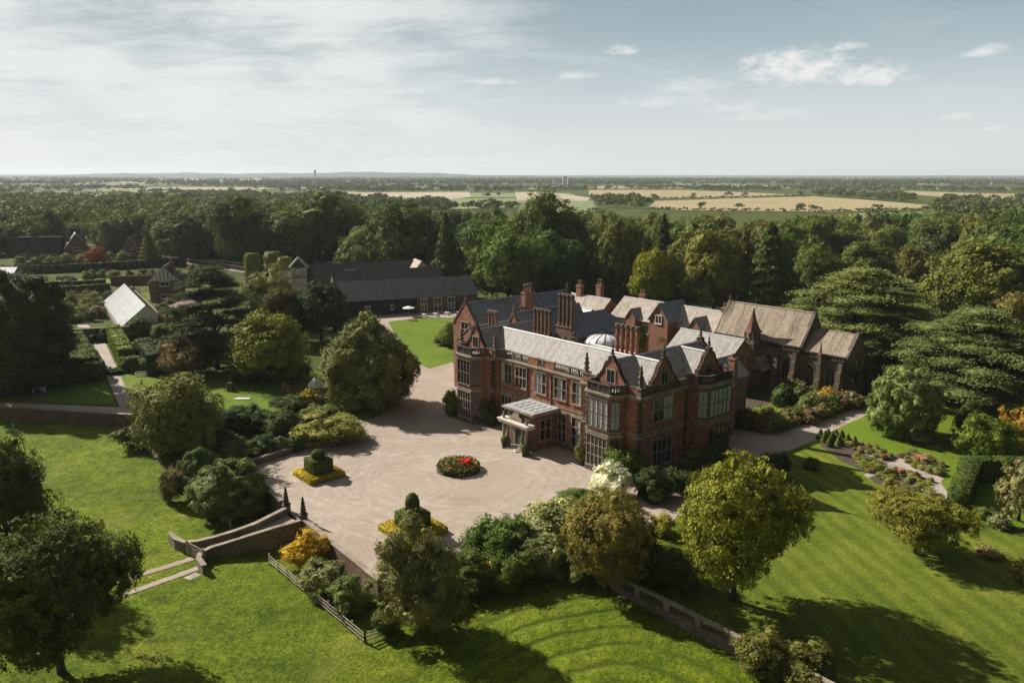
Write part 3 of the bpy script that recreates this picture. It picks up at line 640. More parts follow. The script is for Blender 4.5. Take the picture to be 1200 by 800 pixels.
# parapets: pierced on the bays, balusters along the middle, plain brick on the flank
PZ = 11.95
for i, (a, b) in enumerate(zip(OUT, OUT[1:] + OUT[:1])):
    L = math.hypot(a[0] - b[0], a[1] - b[1])
    if i in (2, 3, 4, 12, 13, 14): balustrade(hall, a, b, PZ, 1.35, 'pierced')
    elif i in (19, 20, 21): balustrade(hall, a, b, PZ, 1.25, 'pierced')
    elif i == 8:
        for (x0, x1, k) in ((-32.2, -28.4, 'balusters'), (-28.4, -24.4, 'balusters'), (-22.3, -20.3, 'pierced'), (-18.5, -15.1, 'balusters'), (-15.1, -11.2, 'balusters')): balustrade(hall, (x0, 1.07), (x1, 1.07), PZ, 1.35, k, 'dark_stone')
        for (x0, x1) in ((-24.4, -22.3), (-20.3, -18.5)):
            p = MB().box(x0, 1.05, PZ, x1, 1.5, 13.2).build('parapet', 'brick', hall); MB().box(x0 - .08, .97, 13.2, x1 + .08, 1.58, 13.38).build('coping', 'stone', p)
    else:
        u, n, _ = unit(a, b); m = MB(); zt = 13.0 if i != 17 else 12.75
        if i in (1, 5, 6, 10, 11, 15, 18, 22): zt = 13.1
        p = m.obox(a, u, n, 0, L, -.4, .02, PZ, zt).build('parapet', 'brick', hall)
        MB().obox(a, u, n, -.05, L + .05, -.48, .10, zt, zt + .17).build('coping', 'black_stone', p)
# corner shafts with carved finials
def pinnacle(parent, x, y, z0, h, w=.42, mat='dark_stone'):
    m = MB().box(x - w, y - w, z0, x + w, y + w, z0 + 1.0).box(x - w - .12, y - w - .12, z0 + 1.0, x + w + .12, y + w + .12, z0 + 1.22)
    z = z0 + 1.22; k = h - 1.22
    m.lathe(x, y, [(.42, z), (.28, z + k * .08), (.46, z + k * .2), (.26, z + k * .32), (.45, z + k * .45), (.22, z + k * .58), (.36, z + k * .68), (.16, z + k * .8), (.22, z + k * .88), (.05, z + k)], 7)
    return m.build('pinnacle', mat, parent)
for (x, y, z, h) in ((-.15, .2, 12, 4.4), (-11.5, 1.2, 12, 4.2), (-32.2, .5, 12, 4.0), (-41.2, .2, 12, 3.6), (-.15, 11.3, 12, 1.6)): pinnacle(hall, x, y, z, h)
# stone quoins and dark buttress shafts up the corners
for (x, y, dx, dy) in ((0, 0, -1, 1), (-32.4, 0, -1, 1), (-11, 0, 1, 1), (-41.4, 0, 1, 1), (0, 11.2, -1, -1)):
    m = MB()
    for k in range(26):
        w_ = .62 if k % 2 else .36; z = .8 + k * .42
        if z > 11.2: continue
        x0, x1 = sorted((x - dx * .03, x + dx * w_)); y0, y1 = sorted((y - dy * .03, y + dy * (.98 - w_)))
        m.box(x0, y0, z, x1, y1, z + .38)
    m.build('quoins', 'black_stone', hall)
m = MB().box(-.3, 10.6, 0, .42, 11.6, 11.3); m.build('buttress', 'brick', hall)
for (x, y) in ((-31.6, .98), (-24.5, .98), (-18.9, .98), (-11.4, .98)):
    m = MB().tube([(x, y, .3), (x, y, 11.3)], .09, 6).box(x - .2, y - .16, 11.0, x + .2, y + .1, 11.35); m.build('drainpipe', 'iron', hall)
m = MB().tube([(.12, 10.2, .3), (.12, 10.2, 11.3)], .1, 6); m.build('drainpipe', 'iron', hall)
# windows of the front
U = (1, 0)
for (s0, s1, n) in ((31.2, 28.6, 3), (27.5, 24.9, 3), (22.8, 20.2, 3), (18.2, 15.6, 3), (14.2, 12.4, 2)):
    window(hall, (-s0, 1.07), U, FRONT, s0 - s1, 7.75, 11.0, n, (.5,), bars=1, pale_pane={31.2: (0,), 27.5: (), 22.8: (0, 1), 18.2: (1,), 14.2: (1,)}[s0])
    if not 19 < s0 < 24: window(hall, (-s0, 1.07), U, FRONT, s0 - s1, .95, 5.45, n, (.36, .68), pale_pane=(1,) if s0 < 16 else ())
for s0, s1, bl in ((38.9, 34.95, ()), (7.7, 3.35, (0, 1, 2, 3))):
    window(hall, (-s0 + .3, -2.56), U, FRONT, s0 - s1 - .6, 6.85, 10.85, 4, (.5,), 'dark_stone', pale_pane=bl, bars=1)
    window(hall, (-s0 + .3, -2.56), U, FRONT, s0 - s1 - .6, .95, 5.35, 5, (.36, .70), 'stone')
    for (p, q) in (((-s1, -2.56), (-s1 + .9, -1.1)), ((-s0 - .9, -1.1), (-s0, -2.56))):
        u, n, L = unit(p, q)
        for z0, z1, t in ((6.85, 10.85, (.5,)), (.95, 5.35, (.36, .70))):
            window(hall, (p[0] + u[0] * .28, p[1] + u[1] * .28), u, n, L - .56, z0, z1, 2, t, 'dark_stone', pale_pane=(0, 1) if bl and z0 > 5 else (), surround=.12, bars=1)
# right flank
V = (0, 1)
window(hall, (0, 3.0), V, RIGHT, 4.2, 7.75, 11.0, 4, (.5,), pale_pane=(2, 3), bars=1)
window(hall, (0, 3.0), V, RIGHT, 4.2, 1.0, 4.9, 4, (.5,))
window(hall, (2.2, 13.2), V, RIGHT, 5.2, 6.85, 10.85, 5, (.5,), 'dark_stone', pale_pane=(0, 1, 2, 3, 4), bars=1); window(hall, (2.2, 13.2), V, RIGHT, 5.2, 1.0, 4.9, 5, (.5,), 'dark_stone')
u, n, L = unit((1.0, 11.7), (2.2, 12.9)); window(hall, (1.0 + u[0] * .25, 11.7 + u[1] * .25), u, n, L - .5, 6.85, 10.85, 2, (.5,), 'dark_stone', pale_pane=(0, 1), surround=.12, bars=1)
MB().obox((0, 0), V, RIGHT, .4, 10.4, 0, .1, 4.55, 4.75).build('string_course', 'dark_stone', hall)
# gables and roofs of the wings
shaped_gable(hall, (-5.5, -.02), U, FRONT, 12.0, 6.9, 4.9); shaped_gable(hall, (-36.9, -.02), U, FRONT, 12.0, 6.0, 4.7)
shaped_gable(hall, (.02, 5.0), V, RIGHT, 12.0, 7.2, 5.0); shaped_gable(hall, (.02, 15.6), V, RIGHT, 12.0, 7.2, 4.9)
shaped_gable(hall, (-5.5, 21.0), (-1, 0), (0, 1), 12.0, 6.6, 4.9, win=False); shaped_gable(hall, (-36.9, 16), (-1, 0), (0, 1), 12.0, 5.6, 4.7, win=False)
gable_roof(hall, 'y', -5.5, .46, 20.6, 4.4, 11.9, 16.2, 'stone_slate', ridge='pale_lead'); gable_roof(hall, 'x', 5.0, -5.5, -.46, 3.6, 12.0, 16.15, 'stone_slate', ridge='pale_lead'); gable_roof(hall, 'x', 15.6, -5.5, -.46, 3.7, 12.0, 16.1, 'stone_slate', ridge='pale_lead')
gable_roof(hall, 'y', -36.9, .46, 15.6, 3.7, 11.9, 16.0, 'stone_slate', ridge='pale_lead')
gable_roof(hall, 'x', 5.9, -36.9, -5.5, 4.1, 12.05, 15.75, 'stone_slate', ridge='pale_lead')
# porch
p = MB().box(-23.6, -4.0, .0, -17.6, 1.05, 5.6).build('porch', 'red_sandstone', hall)
MB().box(-24.0, -4.45, 5.6, -17.2, 1.0, 5.95).box(-24.3, -4.75, 5.95, -16.95, 1.0, 6.2).build('porch_cornice', 'stone', p)
m = MB().box(-24.1, -4.5, 6.2, -17.1, 1.0, 6.28)
for i in range(5):
    for j in range(3): m.box(-23.5 + i * 1.2, -3.6 + j * 1.35, 6.28, -22.6 + i * 1.2, -2.5 + j * 1.35, 6.36)
m.build('porch_roof', 'lead', p)
for x in (-23.3, -22.35, -18.85, -17.9):
    m = MB(); m.box(x - .38, -5.45, .1, x + .38, -4.72, 1.2); m.lathe(x, -5.08, [(.33, 1.2), (.33, 1.32), (.25, 1.42), (.27, 2.2), (.21, 3.55), (.3, 3.7), (.34, 3.85)], 10); m.build('column', 'stone', p)

MB().box(-23.95, -5.65, 3.85, -17.25, -4.0, 4.3).box(-24.15, -5.85, 4.3, -17.05, -4.0, 4.5).build('entablature', 'pale_stone', p)
m = MB().box(-22.9, -4.35, 4.5, -18.3, -4.0, 5.3)
m.vprism([(-1.5, 4.5), (1.5, 4.5), (1.35, 5.1), (.9, 5.2), (.6, 5.75), (0, 6.0), (-.6, 5.75), (-.9, 5.2), (-1.35, 5.1)], (-20.6, -5.0), U, (0, 1), 0, .3)
for x in (-23.3, -17.9): m.lathe(x, -5.1, [(.22, 4.5), (.22, 4.7), (.3, 4.95), (.1, 5.2), (.16, 5.35), (.03, 5.6)], 7)
m.build('crest', 'stone', p)
arch = [(-1.15, .15), (1.15, .15), (1.15, 2.5)] + [(1.15 * math.cos(R(a)), 2.5 + 1.05 * math.sin(R(a))) for a in range(15, 180, 15)] + [(-1.15, 2.5)]
MB().vprism(arch, (-20.6, -4.02), U, FRONT, 0, .02).build('doorway', 'lead_bar', p)
MB().strip([(1.3, .15), (1.3, 2.5)] + [(1.3 * math.cos(R(a)), 2.5 + 1.2 * math.sin(R(a))) for a in range(15, 180, 15)] + [(-1.3, 2.5), (-1.3, .15)], .3, (-20.6, -4.0), U, FRONT, -.02, .16).build('arch', 'stone', p)
MB().box(-22.0, -6.2, 0, -19.2, -4.0, .16).box(-21.6, -5.9, .16, -19.6, -4.0, .3).build('steps', 'pale_stone', p)
window(p, (-17.6, -2.6), V, RIGHT, 2.2, 1.6, 4.8, 2, (.55,))
window(p, (-23.6, -.4), (0, -1), (-1, 0), 2.2, 1.6, 4.8, 2, (.55,))
# chimneys
chimney(hall, -10.2, 8.6, 12, 14.6, 19.6, 5, 'x', 1.0, .37)
chimney(hall, -32.0, 11.0, 11.5, 14.2, 19.0, 5, 'x', .95, .33, 'old_brick')
chimney(hall, -34.2, 19.0, 8, 14.4, 20.6, 4, 'x', 1.05, .42, 'old_brick')
chimney(hall, -42.6, 8.5, 0, 13.4, 17.6, 3, 'x', .9, .42, 'old_brick')
# courtyard block with its glass dome, and the rear ranges
MB().box(-32.3, 10.6, 0, -11.1, 30, 8.6).build('wall', 'plain_brick', hall)
MB().box(-32.1, 10.7, 8.6, -11.3, 29.8, 8.85).build('gutter_roof', 'lead', hall)
d = MB().lathe(-26.0, 21.0, [(3.7, 8.7), (3.7, 12.4), (3.85, 12.4), (3.85, 12.6)], 28).build('dome_drum', 'dark_stone', hall)
prof = [(3.6 * math.cos(R(a)), 12.6 + 1.65 * math.sin(R(a))) for a in range(0, 86, 10)] + [(.15, 14.27)]
MB().lathe(-26.0, 21.0, prof, 28).build('dome', 'dome_glass', d)
m = MB()
for k in range(14):
    g = 2 * math.pi * k / 14; m.tube([(-26 + r_ * 1.012 * math.cos(g), 21 + r_ * 1.012 * math.sin(g), z + .03) for r_, z in prof], .06, 4)
m.lathe(-26, 21, [(.2, 14.2), (.25, 14.5), (.03, 15.1)], 8); m.build('dome_ribs', 'lead_bar', d)
for (x, y) in ((-29.0, 13.6), (-30.5, 17.5)): MB().box(x - .45, y - .45, 8.7, x + .45, y + .45, 13.2).box(x - .55, y - .55, 13.2, x + .55, y + .55, 13.4).lathe(x, y, [(.3, 13.4), (.36, 13.9), (.1, 14.2)], 8).build('pedestal', 'dark_stone', hall)
gable_roof(hall, 'x', 15.5, -24.0, -11.2, 4.4, 10.2, 13.4, 'stone_slate', ridge='pale_lead'); MB().box(-24, 11.2, 8.8, -11.1, 19.8, 10.3).build('wall', 'plain_brick', hall)
MB().box(-44.5, 16.1, 0, -36.8, 40, 11.2).build('wall', 'plain_brick', hall)
ring(MB(), [(-44.5, 16.1), (-36.8, 16.1), (-36.8, 40), (-44.5, 40)], -.1, .2, 11.0, 11.3).build('cornice', 'stone', hall)
hip_roof(hall, -44.8, 15.6, -36.5, 40.3, 11.3, 15.1, 'blue_slate', 'y')
MB().box(-49.2, 5.0, 0, -41.5, 22, 11.5).build('wall', 'plain_brick', hall)
gable_roof(hall, 'y', -45.4, 4.9, 22, 3.9, 11.5, 14.6, 'stone_slate', ridge='pale_lead')
MB().vprism([(-3.9, 11.4), (3.9, 11.4), (0, 14.5)], (-45.4, 5.0), U, FRONT, -.3, 0).build('gable', 'plain_brick', hall)
MB().box(-57.0, 10.0, 0, -49.3, 38, 13.4).build('wall', 'plain_brick', hall)
def plain_gable(parent, c, y, half, z0, z1, fin=True, brick='brick', win=True, face=-1):
    n = (0, face); g = MB().vprism([(-half, z0), (half, z0), (0, z1)], (c, y), U, n, -.4, .03).build('gable', brick, parent)
    MB().strip([(half + .1, z0 - .1), (0, z1 + .05), (-half - .1, z0 - .1)], .26, (c, y), U, n, -.5, .14).build('coping', 'dark_stone', g)
    if fin: MB().lathe(c, y - n[1] * .2, [(.22, z1 + .1), (.22, z1 + .4), (.08, z1 + .5), (.18, z1 + .75), (.03, z1 + 1.3)], 7).build('finial', 'dark_stone', g)
    return g
g = plain_gable(hall, -53.1, 10.0, 4.0, 13.3, 17.9); window(hall, (-54.2, 10.0), U, FRONT, 2.2, 11.0, 13.6, 2, (.5,)); window(hall, (-54.2, 10.0), U, FRONT, 2.2, 6.5, 9.2, 2, (.5,))
gable_roof(hall, 'y', -53.1, 10.2, 38, 4.1, 13.2, 17.6, 'blue_slate', ridge='lead')
plain_gable(hall, -53.1, 38.0, 4.0, 13.3, 17.9, win=False, face=1)
plain_gable(hall, -41.6, 12.5, 2.7, 12.4, 17.2); gable_roof(hall, 'y', -41.6, 12.7, 30, 2.7, 12.4, 16.9, 'blue_slate')
MB().box(-44.2, 12.5, 0, -38.9, 30, 12.5).build('wall', 'plain_brick', hall)
chimney(hall, -50.5, 24, 13, 18.4, 20.4, 3, 'y', .8, .3, 'plain_brick')
chimney(hall, -44.0, 17, 12, 15.6, 17.4, 2, 'x', .8, .3, 'plain_brick')
gable_roof(hall, 'x', 34, -49.3, -41.8, 3.2, 11.8, 15.2, 'blue_slate'); MB().box(-49.3, 31, 0, -41.8, 37, 11.9).build('wall', 'plain_brick', hall)
# creeper-free link towards the chapel
MB().box(-10.9, 21.1, 0, -5.0, 34, 8.8).build('wall', 'old_brick', hall); gable_roof(hall, 'y', -7.9, 21.2, 34.2, 3.1, 8.8, 11.6, 'stone_slate', over=.15)
MB().vprism([(-2.9, 8.7), (2.9, 8.7), (0, 11.4)], (-7.9, 34), U, (0, 1), -.3, .02).build('gable', 'old_brick', hall)
chimney(hall, -3.4, 27.0, 0, 12.6, 13.6, 1, 'y', 1.0, .3, 'plain_brick')

# ------------------------------------------------------------------ chapel
chapel = thing('chapel', 'dark stone chapel with steep tiled roofs and small spired turret beside the house', 'chapel', (17.74, 105.27, 0), H_ROT)
N0, N1, NR = 58.0, 68.0, 63.0
MB().box(-28.8, N0, 0, -9.3, N1, 8.5).build('wall', 'red_sandstone', chapel)
MB().box(-9.3, N0 + .5, 0, -.3, N1 - .5, 7.9).build('wall', 'dark_stone', chapel)
for (x0, x1, y, z) in ((-29.0, -9.1, N0, 8.3), (-9.1, -.2, N0 + .5, 7.7)):
    k = MB().box(x0, y - .28, z, x1, y + .25, z + .22).box(x0, y - .28, z + .85, x1, y + .25, z + 1.02)
    n = int((x1 - x0) / .62)
    for i in range(n):
        c = x0 + (i + .5) * (x1 - x0) / n; k.box(c - .17, y - .2, z + .22, c + .17, y + .18, z + .85)
    k.build('parapet', 'black_stone', chapel)
gable_roof(chapel, 'x', NR, -28.7, -9.3, 4.9, 9.0, 15.5, 'chapel_tile', ridge='stone'); gable_roof(chapel, 'x', NR, -9.2, -.3, 4.3, 8.3, 12.5, 'chapel_tile', ridge='stone')
for (x, hf, z0, z1, nm) in ((-28.75, 5.0, 8.5, 15.7, 'gable'), (-9.25, 5.0, 8.5, 15.7, 'gable'), (-.3, 4.5, 7.9, 12.8, 'gable')):
    g = MB().vprism([(-hf, z0), (hf, z0), (0, z1)], (x, NR), V, RIGHT, -.35, .2).build(nm, 'dark_stone', chapel)
    MB().strip([(hf + .1, z0 - .1), (0, z1 + .02), (-hf - .1, z0 - .1)], .28, (x, NR), V, RIGHT, -.45, .3).build('coping', 'dark_stone', g)
    MB().box(x - .15, NR - .12, z1, x + .1, NR + .12, z1 + 1.1).box(x - .13, NR - .4, z1 + .5, x + .08, NR + .4, z1 + .72).build('cross', 'dark_stone', g)
def lancet(parent, o, u, n, w, z0, zs, mat='stone', lights=2):
    pts = [(-w / 2, z0), (w / 2, z0), (w / 2, zs)] + [(w / 2 - (w * .9) * (1 - math.cos(t)), zs + w * .95 * math.sin(t)) for t in (.25, .5, .75)] + [(0, zs + w * .8)]
    half = [(w / 2, z0), (w / 2, zs), (w * .43, zs + w * .28), (w * .28, zs + w * .55), (0, zs + w * .82)]
    prof = half + [(-a, z) for a, z in reversed(half[:-1])]
    f = MB().strip(prof, .24, o, u, n, -.05, .2)
    for i in range(1, lights): f.obox(o, u, n, -w / 2 + w * i / lights - .07, -w / 2 + w * i / lights + .07, -.05, .12, z0, zs + w * .45)
    f.obox(o, u, n, -w / 2 - .2, w / 2 + .2, -.05, .25, z0 - .25, z0)
    f.obox(o, u, n, -w / 2, w / 2, -.05, .1, zs - .06, zs + .08)
    fo = f.build('window', mat, parent); MB().vprism(prof, o, u, n, 0, .025).build('pane', 'glass', fo); return fo
for x in (-26.4, -22.6, -15.6, -11.8): lancet(chapel, (x, N0), U, FRONT, 2.0, 2.4, 5.4, 'dark_stone')
for x in (-6.9, -2.7): lancet(chapel, (x, N0 + .5), U, FRONT, 2.2, 1.6, 4.9, 'dark_stone')
lancet(chapel, (-.3, NR), V, RIGHT, 4.2, 2.2, 5.6, 'dark_stone', 4)
def buttress(parent, o, u, n, h, mat='dark_stone', pin=False, w=.55):
    m = MB().obox(o, u, n, -w, w, 0, 1.5, 0, h * .45).obox(o, u, n, -w * .85, w * .85, 0, 1.0, h * .45, h * .8)
    m.vprism([(-w, h * .45), (w, h * .45), (w * .85, h * .52), (-w * .85, h * .52)], o, u, n, 0, 1.4)
    m.obox(o, u, n, -w * .7, w * .7, 0, .6, h * .8, h)
    if pin:
        cx, cy = o[0] + n[0] * .55, o[1] + n[1] * .55
        m.lathe(cx, cy, [(.45, h * .7), (.45, h + 1.0), (.55, h + 1.1), (.3, h + 1.5), (.05, h + 3.6)], 4)
    return m.build('buttress', mat, parent)
for x, p_ in ((-28.2, 0), (-24.5, 0), (-13.7, 0), (-9.9, 1)): buttress(chapel, (x, N0), U, FRONT, 8.0, 'red_sandstone' if not p_ else 'dark_stone')
for x, p_ in ((-4.8, 1), (-.8, 0)): buttress(chapel, (x, N0 + .5), U, FRONT, 7.4, 'dark_stone', p_)
for y in (N0 + 1.0, N1 - 1.0): buttress(chapel, (-.3, y), V, RIGHT, 7.4, 'black_stone')
# bell turret with its little spire
TX, TY = -19.2, N0 - .9
t = MB().box(TX - 1.15, TY - 1.15, 0, TX + 1.15, TY + 1.15, 8.6).box(TX - 1.3, TY - 1.3, 8.6, TX + 1.3, TY + 1.3, 8.85)
for (x, y) in ((-.95, -.95), (.95, -.95), (-.95, .95), (.95, .95), (0, -1.0), (1.0, 0)): t.box(TX + x - .2, TY + y - .2, 8.85, TX + x + .2, TY + y + .2, 10.9)
t.box(TX - 1.2, TY - 1.2, 10.9, TX + 1.2, TY + 1.2, 11.2); tw = t.build('bell_turret', 'dark_stone', chapel)
MB().lathe(TX, TY, [(2.0, 11.0), (1.4, 11.8), (.75, 13.2), (.06, 15.9)], 8).build('spire', 'red_tile', tw)
# side chapel / porch below the turret
g = MB().box(-17.9, N0 - 3.4, 0, -14.9, N0, 4.2).build('chapel_porch', 'dark_stone', chapel)
MB().vprism([(-1.8, 4.0), (0, 6.6), (1.8, 4.0), (1.5, 4.0), (0, 6.1), (-1.5, 4.0)], (-16.4, 0), U, (0, 1), N0 - 3.6, N0).vprism([(-1.5, 4.0), (1.5, 4.0), (0, 6.1)], (-16.4, 0), U, (0, 1), N0 - 3.4, N0 - 3.1).build('roof', 'chapel_tile', g)
def rebase(t, lx, ly):
    """move a thing's base under its walls without moving the parts"""
    off = Vector((lx, ly, 0)); t.location = Vector(t.location) + Matrix.Rotation(t.rotation_euler.z, 3, 'Z') @ off
    for c in list(bpy.data.objects):
        if c.parent == t: c.location = Vector(c.location) - off
rebase(hall, -20, 8); rebase(chapel, -15, 62)

# ------------------------------------------------------------------ service range behind the house
sr = thing('service_range', 'red brick service range with pale tiled roofs and small front gables behind the house', 'outbuilding', (17.74, 105.27, 0), H_ROT)
MB().box(-60, 60, 0, -30, 69, 8.8).build('wall', 'plain_brick', sr)
gable_roof(sr, 'x', 64.5, -60.2, -29.8, 4.8, 8.8, 12.7, 'grey_tile', over=.3)
for x, w in ((-60, -1), (-30, 1)): MB().vprism([(-4.5, 8.7), (4.5, 8.7), (0, 12.5)], (x, 64.5), V, (w, 0), -.3, 0).build('gable', 'plain_brick', sr)
MB().box(-46.1, 57.4, 0, -40.9, 61, 10.2).build('wall', 'plain_brick', sr)
g = MB().vprism([(-2.6, 10.1), (2.6, 10.1), (0, 13.6)], (-43.5, 57.4), U, FRONT, -.3, .0).build('gable', 'plain_brick', sr); window(g, (-44.3, 57.4), U, FRONT, 1.6, 9.2, 10.9, 2, (), 'white_paint', surround=.1)
gable_roof(sr, 'y', -43.5, 57.1, 66, 2.9, 9.9, 13.7, 'blue_slate', over=.2)
for (x, y, hf, z0, z1) in ((-53.2, 59.0, 1.4, 9.0, 11.0), (-34.6, 58.6, 1.9, 8.8, 11.4)):
    MB().box(x - hf, y, 0, x + hf, 62, z0).build('wall', 'plain_brick', sr)
    MB().vprism([(-hf, z0 - .1), (hf, z0 - .1), (0, z1)], (x, y), U, FRONT, -.3, 0).build('gable', 'plain_brick', sr); gable_roof(sr, 'y', x, y - .2, 64, hf + .2, z0 - .1, z1 + .05, 'blue_slate', over=.1)
for x in (-57, -50, -38): window(sr, (x, 60), U, FRONT, 1.5, 5.6, 7.6, 2, (), 'white_paint', surround=.1)
chimney(sr, -55, 65.5, 8, 13.4, 14.8, 2, 'x', .8, .3, 'plain_brick'); chimney(sr, -31.2, 64.8, 8, 13.2, 14.6, 1, 'x', 1.2, .35, 'plain_brick')
rebase(sr, -43, 62)
wr = thing('service_range', 'low brown tiled wing with two chimneys at the left end of the service range', 'outbuilding', (17.74, 105.27, 0), H_ROT)
MB().box(-76, 58, 0, -62.5, 66, 8.0).build('wall', 'plain_brick', wr); gable_roof(wr, 'x', 62, -76.2, -62.3, 4.3, 8.0, 12.0, 'grey_tile', over=.2)
for x in (-76, -62.5): MB().vprism([(-4, 7.9), (4, 7.9), (0, 11.8)], (x, 62), V, (1, 0), -.2, .1).build('gable', 'plain_brick', wr)
chimney(wr, -73, 62, 8, 14.0, 15.6, 2, 'x', .8, .3, 'plain_brick'); chimney(wr, -67, 63, 8, 14.6, 16.4, 2, 'x', .8, .3, 'plain_brick')
rebase(wr, -69, 62)
lr = thing('service_range', 'lower pale roofed link building between service range and chapel', 'outbuilding', (17.74, 105.27, 0), H_ROT)
MB().box(-32, 46.5, 0, -17, 55, 7.2).build('wall', 'plain_brick', lr); gable_roof(lr, 'x', 50.8, -32.2, -16.8, 4.5, 7.2, 10.6, 'stone_slate', over=.2)
for x in (-32, -17): MB().vprism([(-4.2, 7.1), (4.2, 7.1), (0, 10.4)], (x, 50.8), V, (1, 0), -.2, .1).build('gable', 'plain_brick', lr)
rebase(lr, -24, 51)

# ------------------------------------------------------------------ barns and clock tower
BA = (-52.5, 233.2); bu, bn, bL = unit(BA, (-11.2, 249.4)); b_rot = math.atan2(bu[1], bu[0])
def barn(name, label, loc, rot, L, D, ze, zr, roof, wall, group=None):
    t = thing(name, label, 'barn', (*loc, 0), rot, group)
    MB().box(0, 0, 0, L, D, ze).build('wall', wall, t)
    gable_roof(t, 'x', D / 2, -.4, L + .4, D / 2 + .1, ze, zr, roof, over=.5, ridge=None)
    for x, w in ((0, -1), (L, 1)): MB().vprism([(-D / 2, ze - .1), (D / 2, ze - .1), (0, zr - .3)], (x, D / 2), V, (w, 0), -.3, .02).build('gable', wall, t)
    return t
ba = barn('barn', 'long dark roofed barn, black boarded at left and brick with white windows at right', BA, b_rot, bL, 15, 5.0, 9.8, 'dark_tile', 'old_brick')
MB().box(-.1, -.12, 0, 24.5, 0, 4.95).build('boarding', 'black_board', ba)
for x, w, z0, z1 in ((30.0, 1.9, 0.9, 4.2), (27.0, .0, 0, 0), (34.2, 2.3, .2, 4.2), (38.8, 2.0, .9, 4.2)):
    if w: window(ba, (x - 4, 0), U, FRONT, w, z0, z1, 2, (.5,), 'white_paint', surround=.16)
for x, w, z0 in ((8.6, 1.5, 1.5), (16.5, .7, 1.6)): window(ba, (x, -.12), U, FRONT, w, z0, z0 + 1.3, 2 if w > 1 else 1, (), 'white_paint', surround=.1)
MB().box(37.4, -.1, 0, 37.7, 0, 5.0).build('drainpipe', 'iron', ba)
bb = barn('barn', 'grey tiled barn roof directly behind the long black barn', (-56.5, 251), b_rot, 36, 12, 6.5, 11.2, 'barn_tile', 'old_brick')
bc = barn('barn', 'rear barn with pale hipped end and brown tiled roof, farthest of the three barns', (-68, 265.5), b_rot, 40, 12, 7.0, 11.8, 'barn_tile', 'plain_brick')
g = MB().box(33, -7, 0, 43, 12.2, 7.2).build('wall', 'plain_brick', bc); hip_roof(bc, 32.6, -7.5, 43.4, 12.6, 7.2, 12.3, 'grey_tile', 'y')
ct = thing('clock_tower', 'small square brick clock tower with gabled top and white clock face', 'tower', (-72.5, 268.0, 0), R(12))
MB().box(-2.6, -2.6, 0, 2.6, 2.6, 11.4).build('wall', 'pale_stone', ct); MB().box(-2.75, -2.75, 7.8, 2.75, 2.75, 8.1).box(-2.75, -2.75, 11.2, 2.75, 2.75, 11.5).build('string_course', 'dark_stone', ct)
gable_roof(ct, 'y', 0, -2.9, 2.9, 3.1, 11.5, 14.8, 'grey_tile', over=.3)
g = MB().vprism([(-2.6, 11.4), (2.6, 11.4), (0, 14.4)], (0, -2.6), U, FRONT, -.3, .05).build('gable', 'timber', ct); MB().vprism([(-2.6, 11.4), (2.6, 11.4), (0, 14.4)], (0, 2.6), U, (0, 1), -.3, .05).build('gable', 'timber', ct)
MB().strip([(3.0, 11.2), (0, 14.75), (-3.0, 11.2)], .28, (0, -2.6), U, FRONT, 0, .35).build('bargeboard', 'white_paint', g)
c = MB(); c.vprism([(1.45 * math.cos(R(a)), 9.7 + 1.45 * math.sin(R(a))) for a in range(0, 360, 15)], (0, -2.6), U, FRONT, 0, .1); cf = c.build('clock', 'dark_stone', ct)
MB().vprism([(1.2 * math.cos(R(a)), 9.7 + 1.2 * math.sin(R(a))) for a in range(0, 360, 15)], (0, -2.7), U, FRONT, 0, .05).build('dial', 'clock_face', cf)
MB().obox((0, -2.75), U, FRONT, -.06, .06, 0, .04, 9.65, 10.6).obox((0, -2.75), U, FRONT, -.05, .6, 0, .03, 9.62, 9.76).build('hands', 'iron', cf)
MB().lathe(0, 0, [(.5, 14.5), (.5, 15.4), (.6, 15.5), (.05, 16.6)], 6).build('finial', 'timber', ct)
gw = thing('gatehouse_wing', 'low range with white gable and pink roof beside the clock tower', 'outbuilding', (-66, 271, 0), R(12))
MB().box(-14, -3, 0, 12, 3.5, 6.0).build('wall', 'plain_brick', gw); gable_roof(gw, 'x', .25, -14.2, 12.2, 3.6, 6.0, 9.6, 'grey_tile', over=.2)

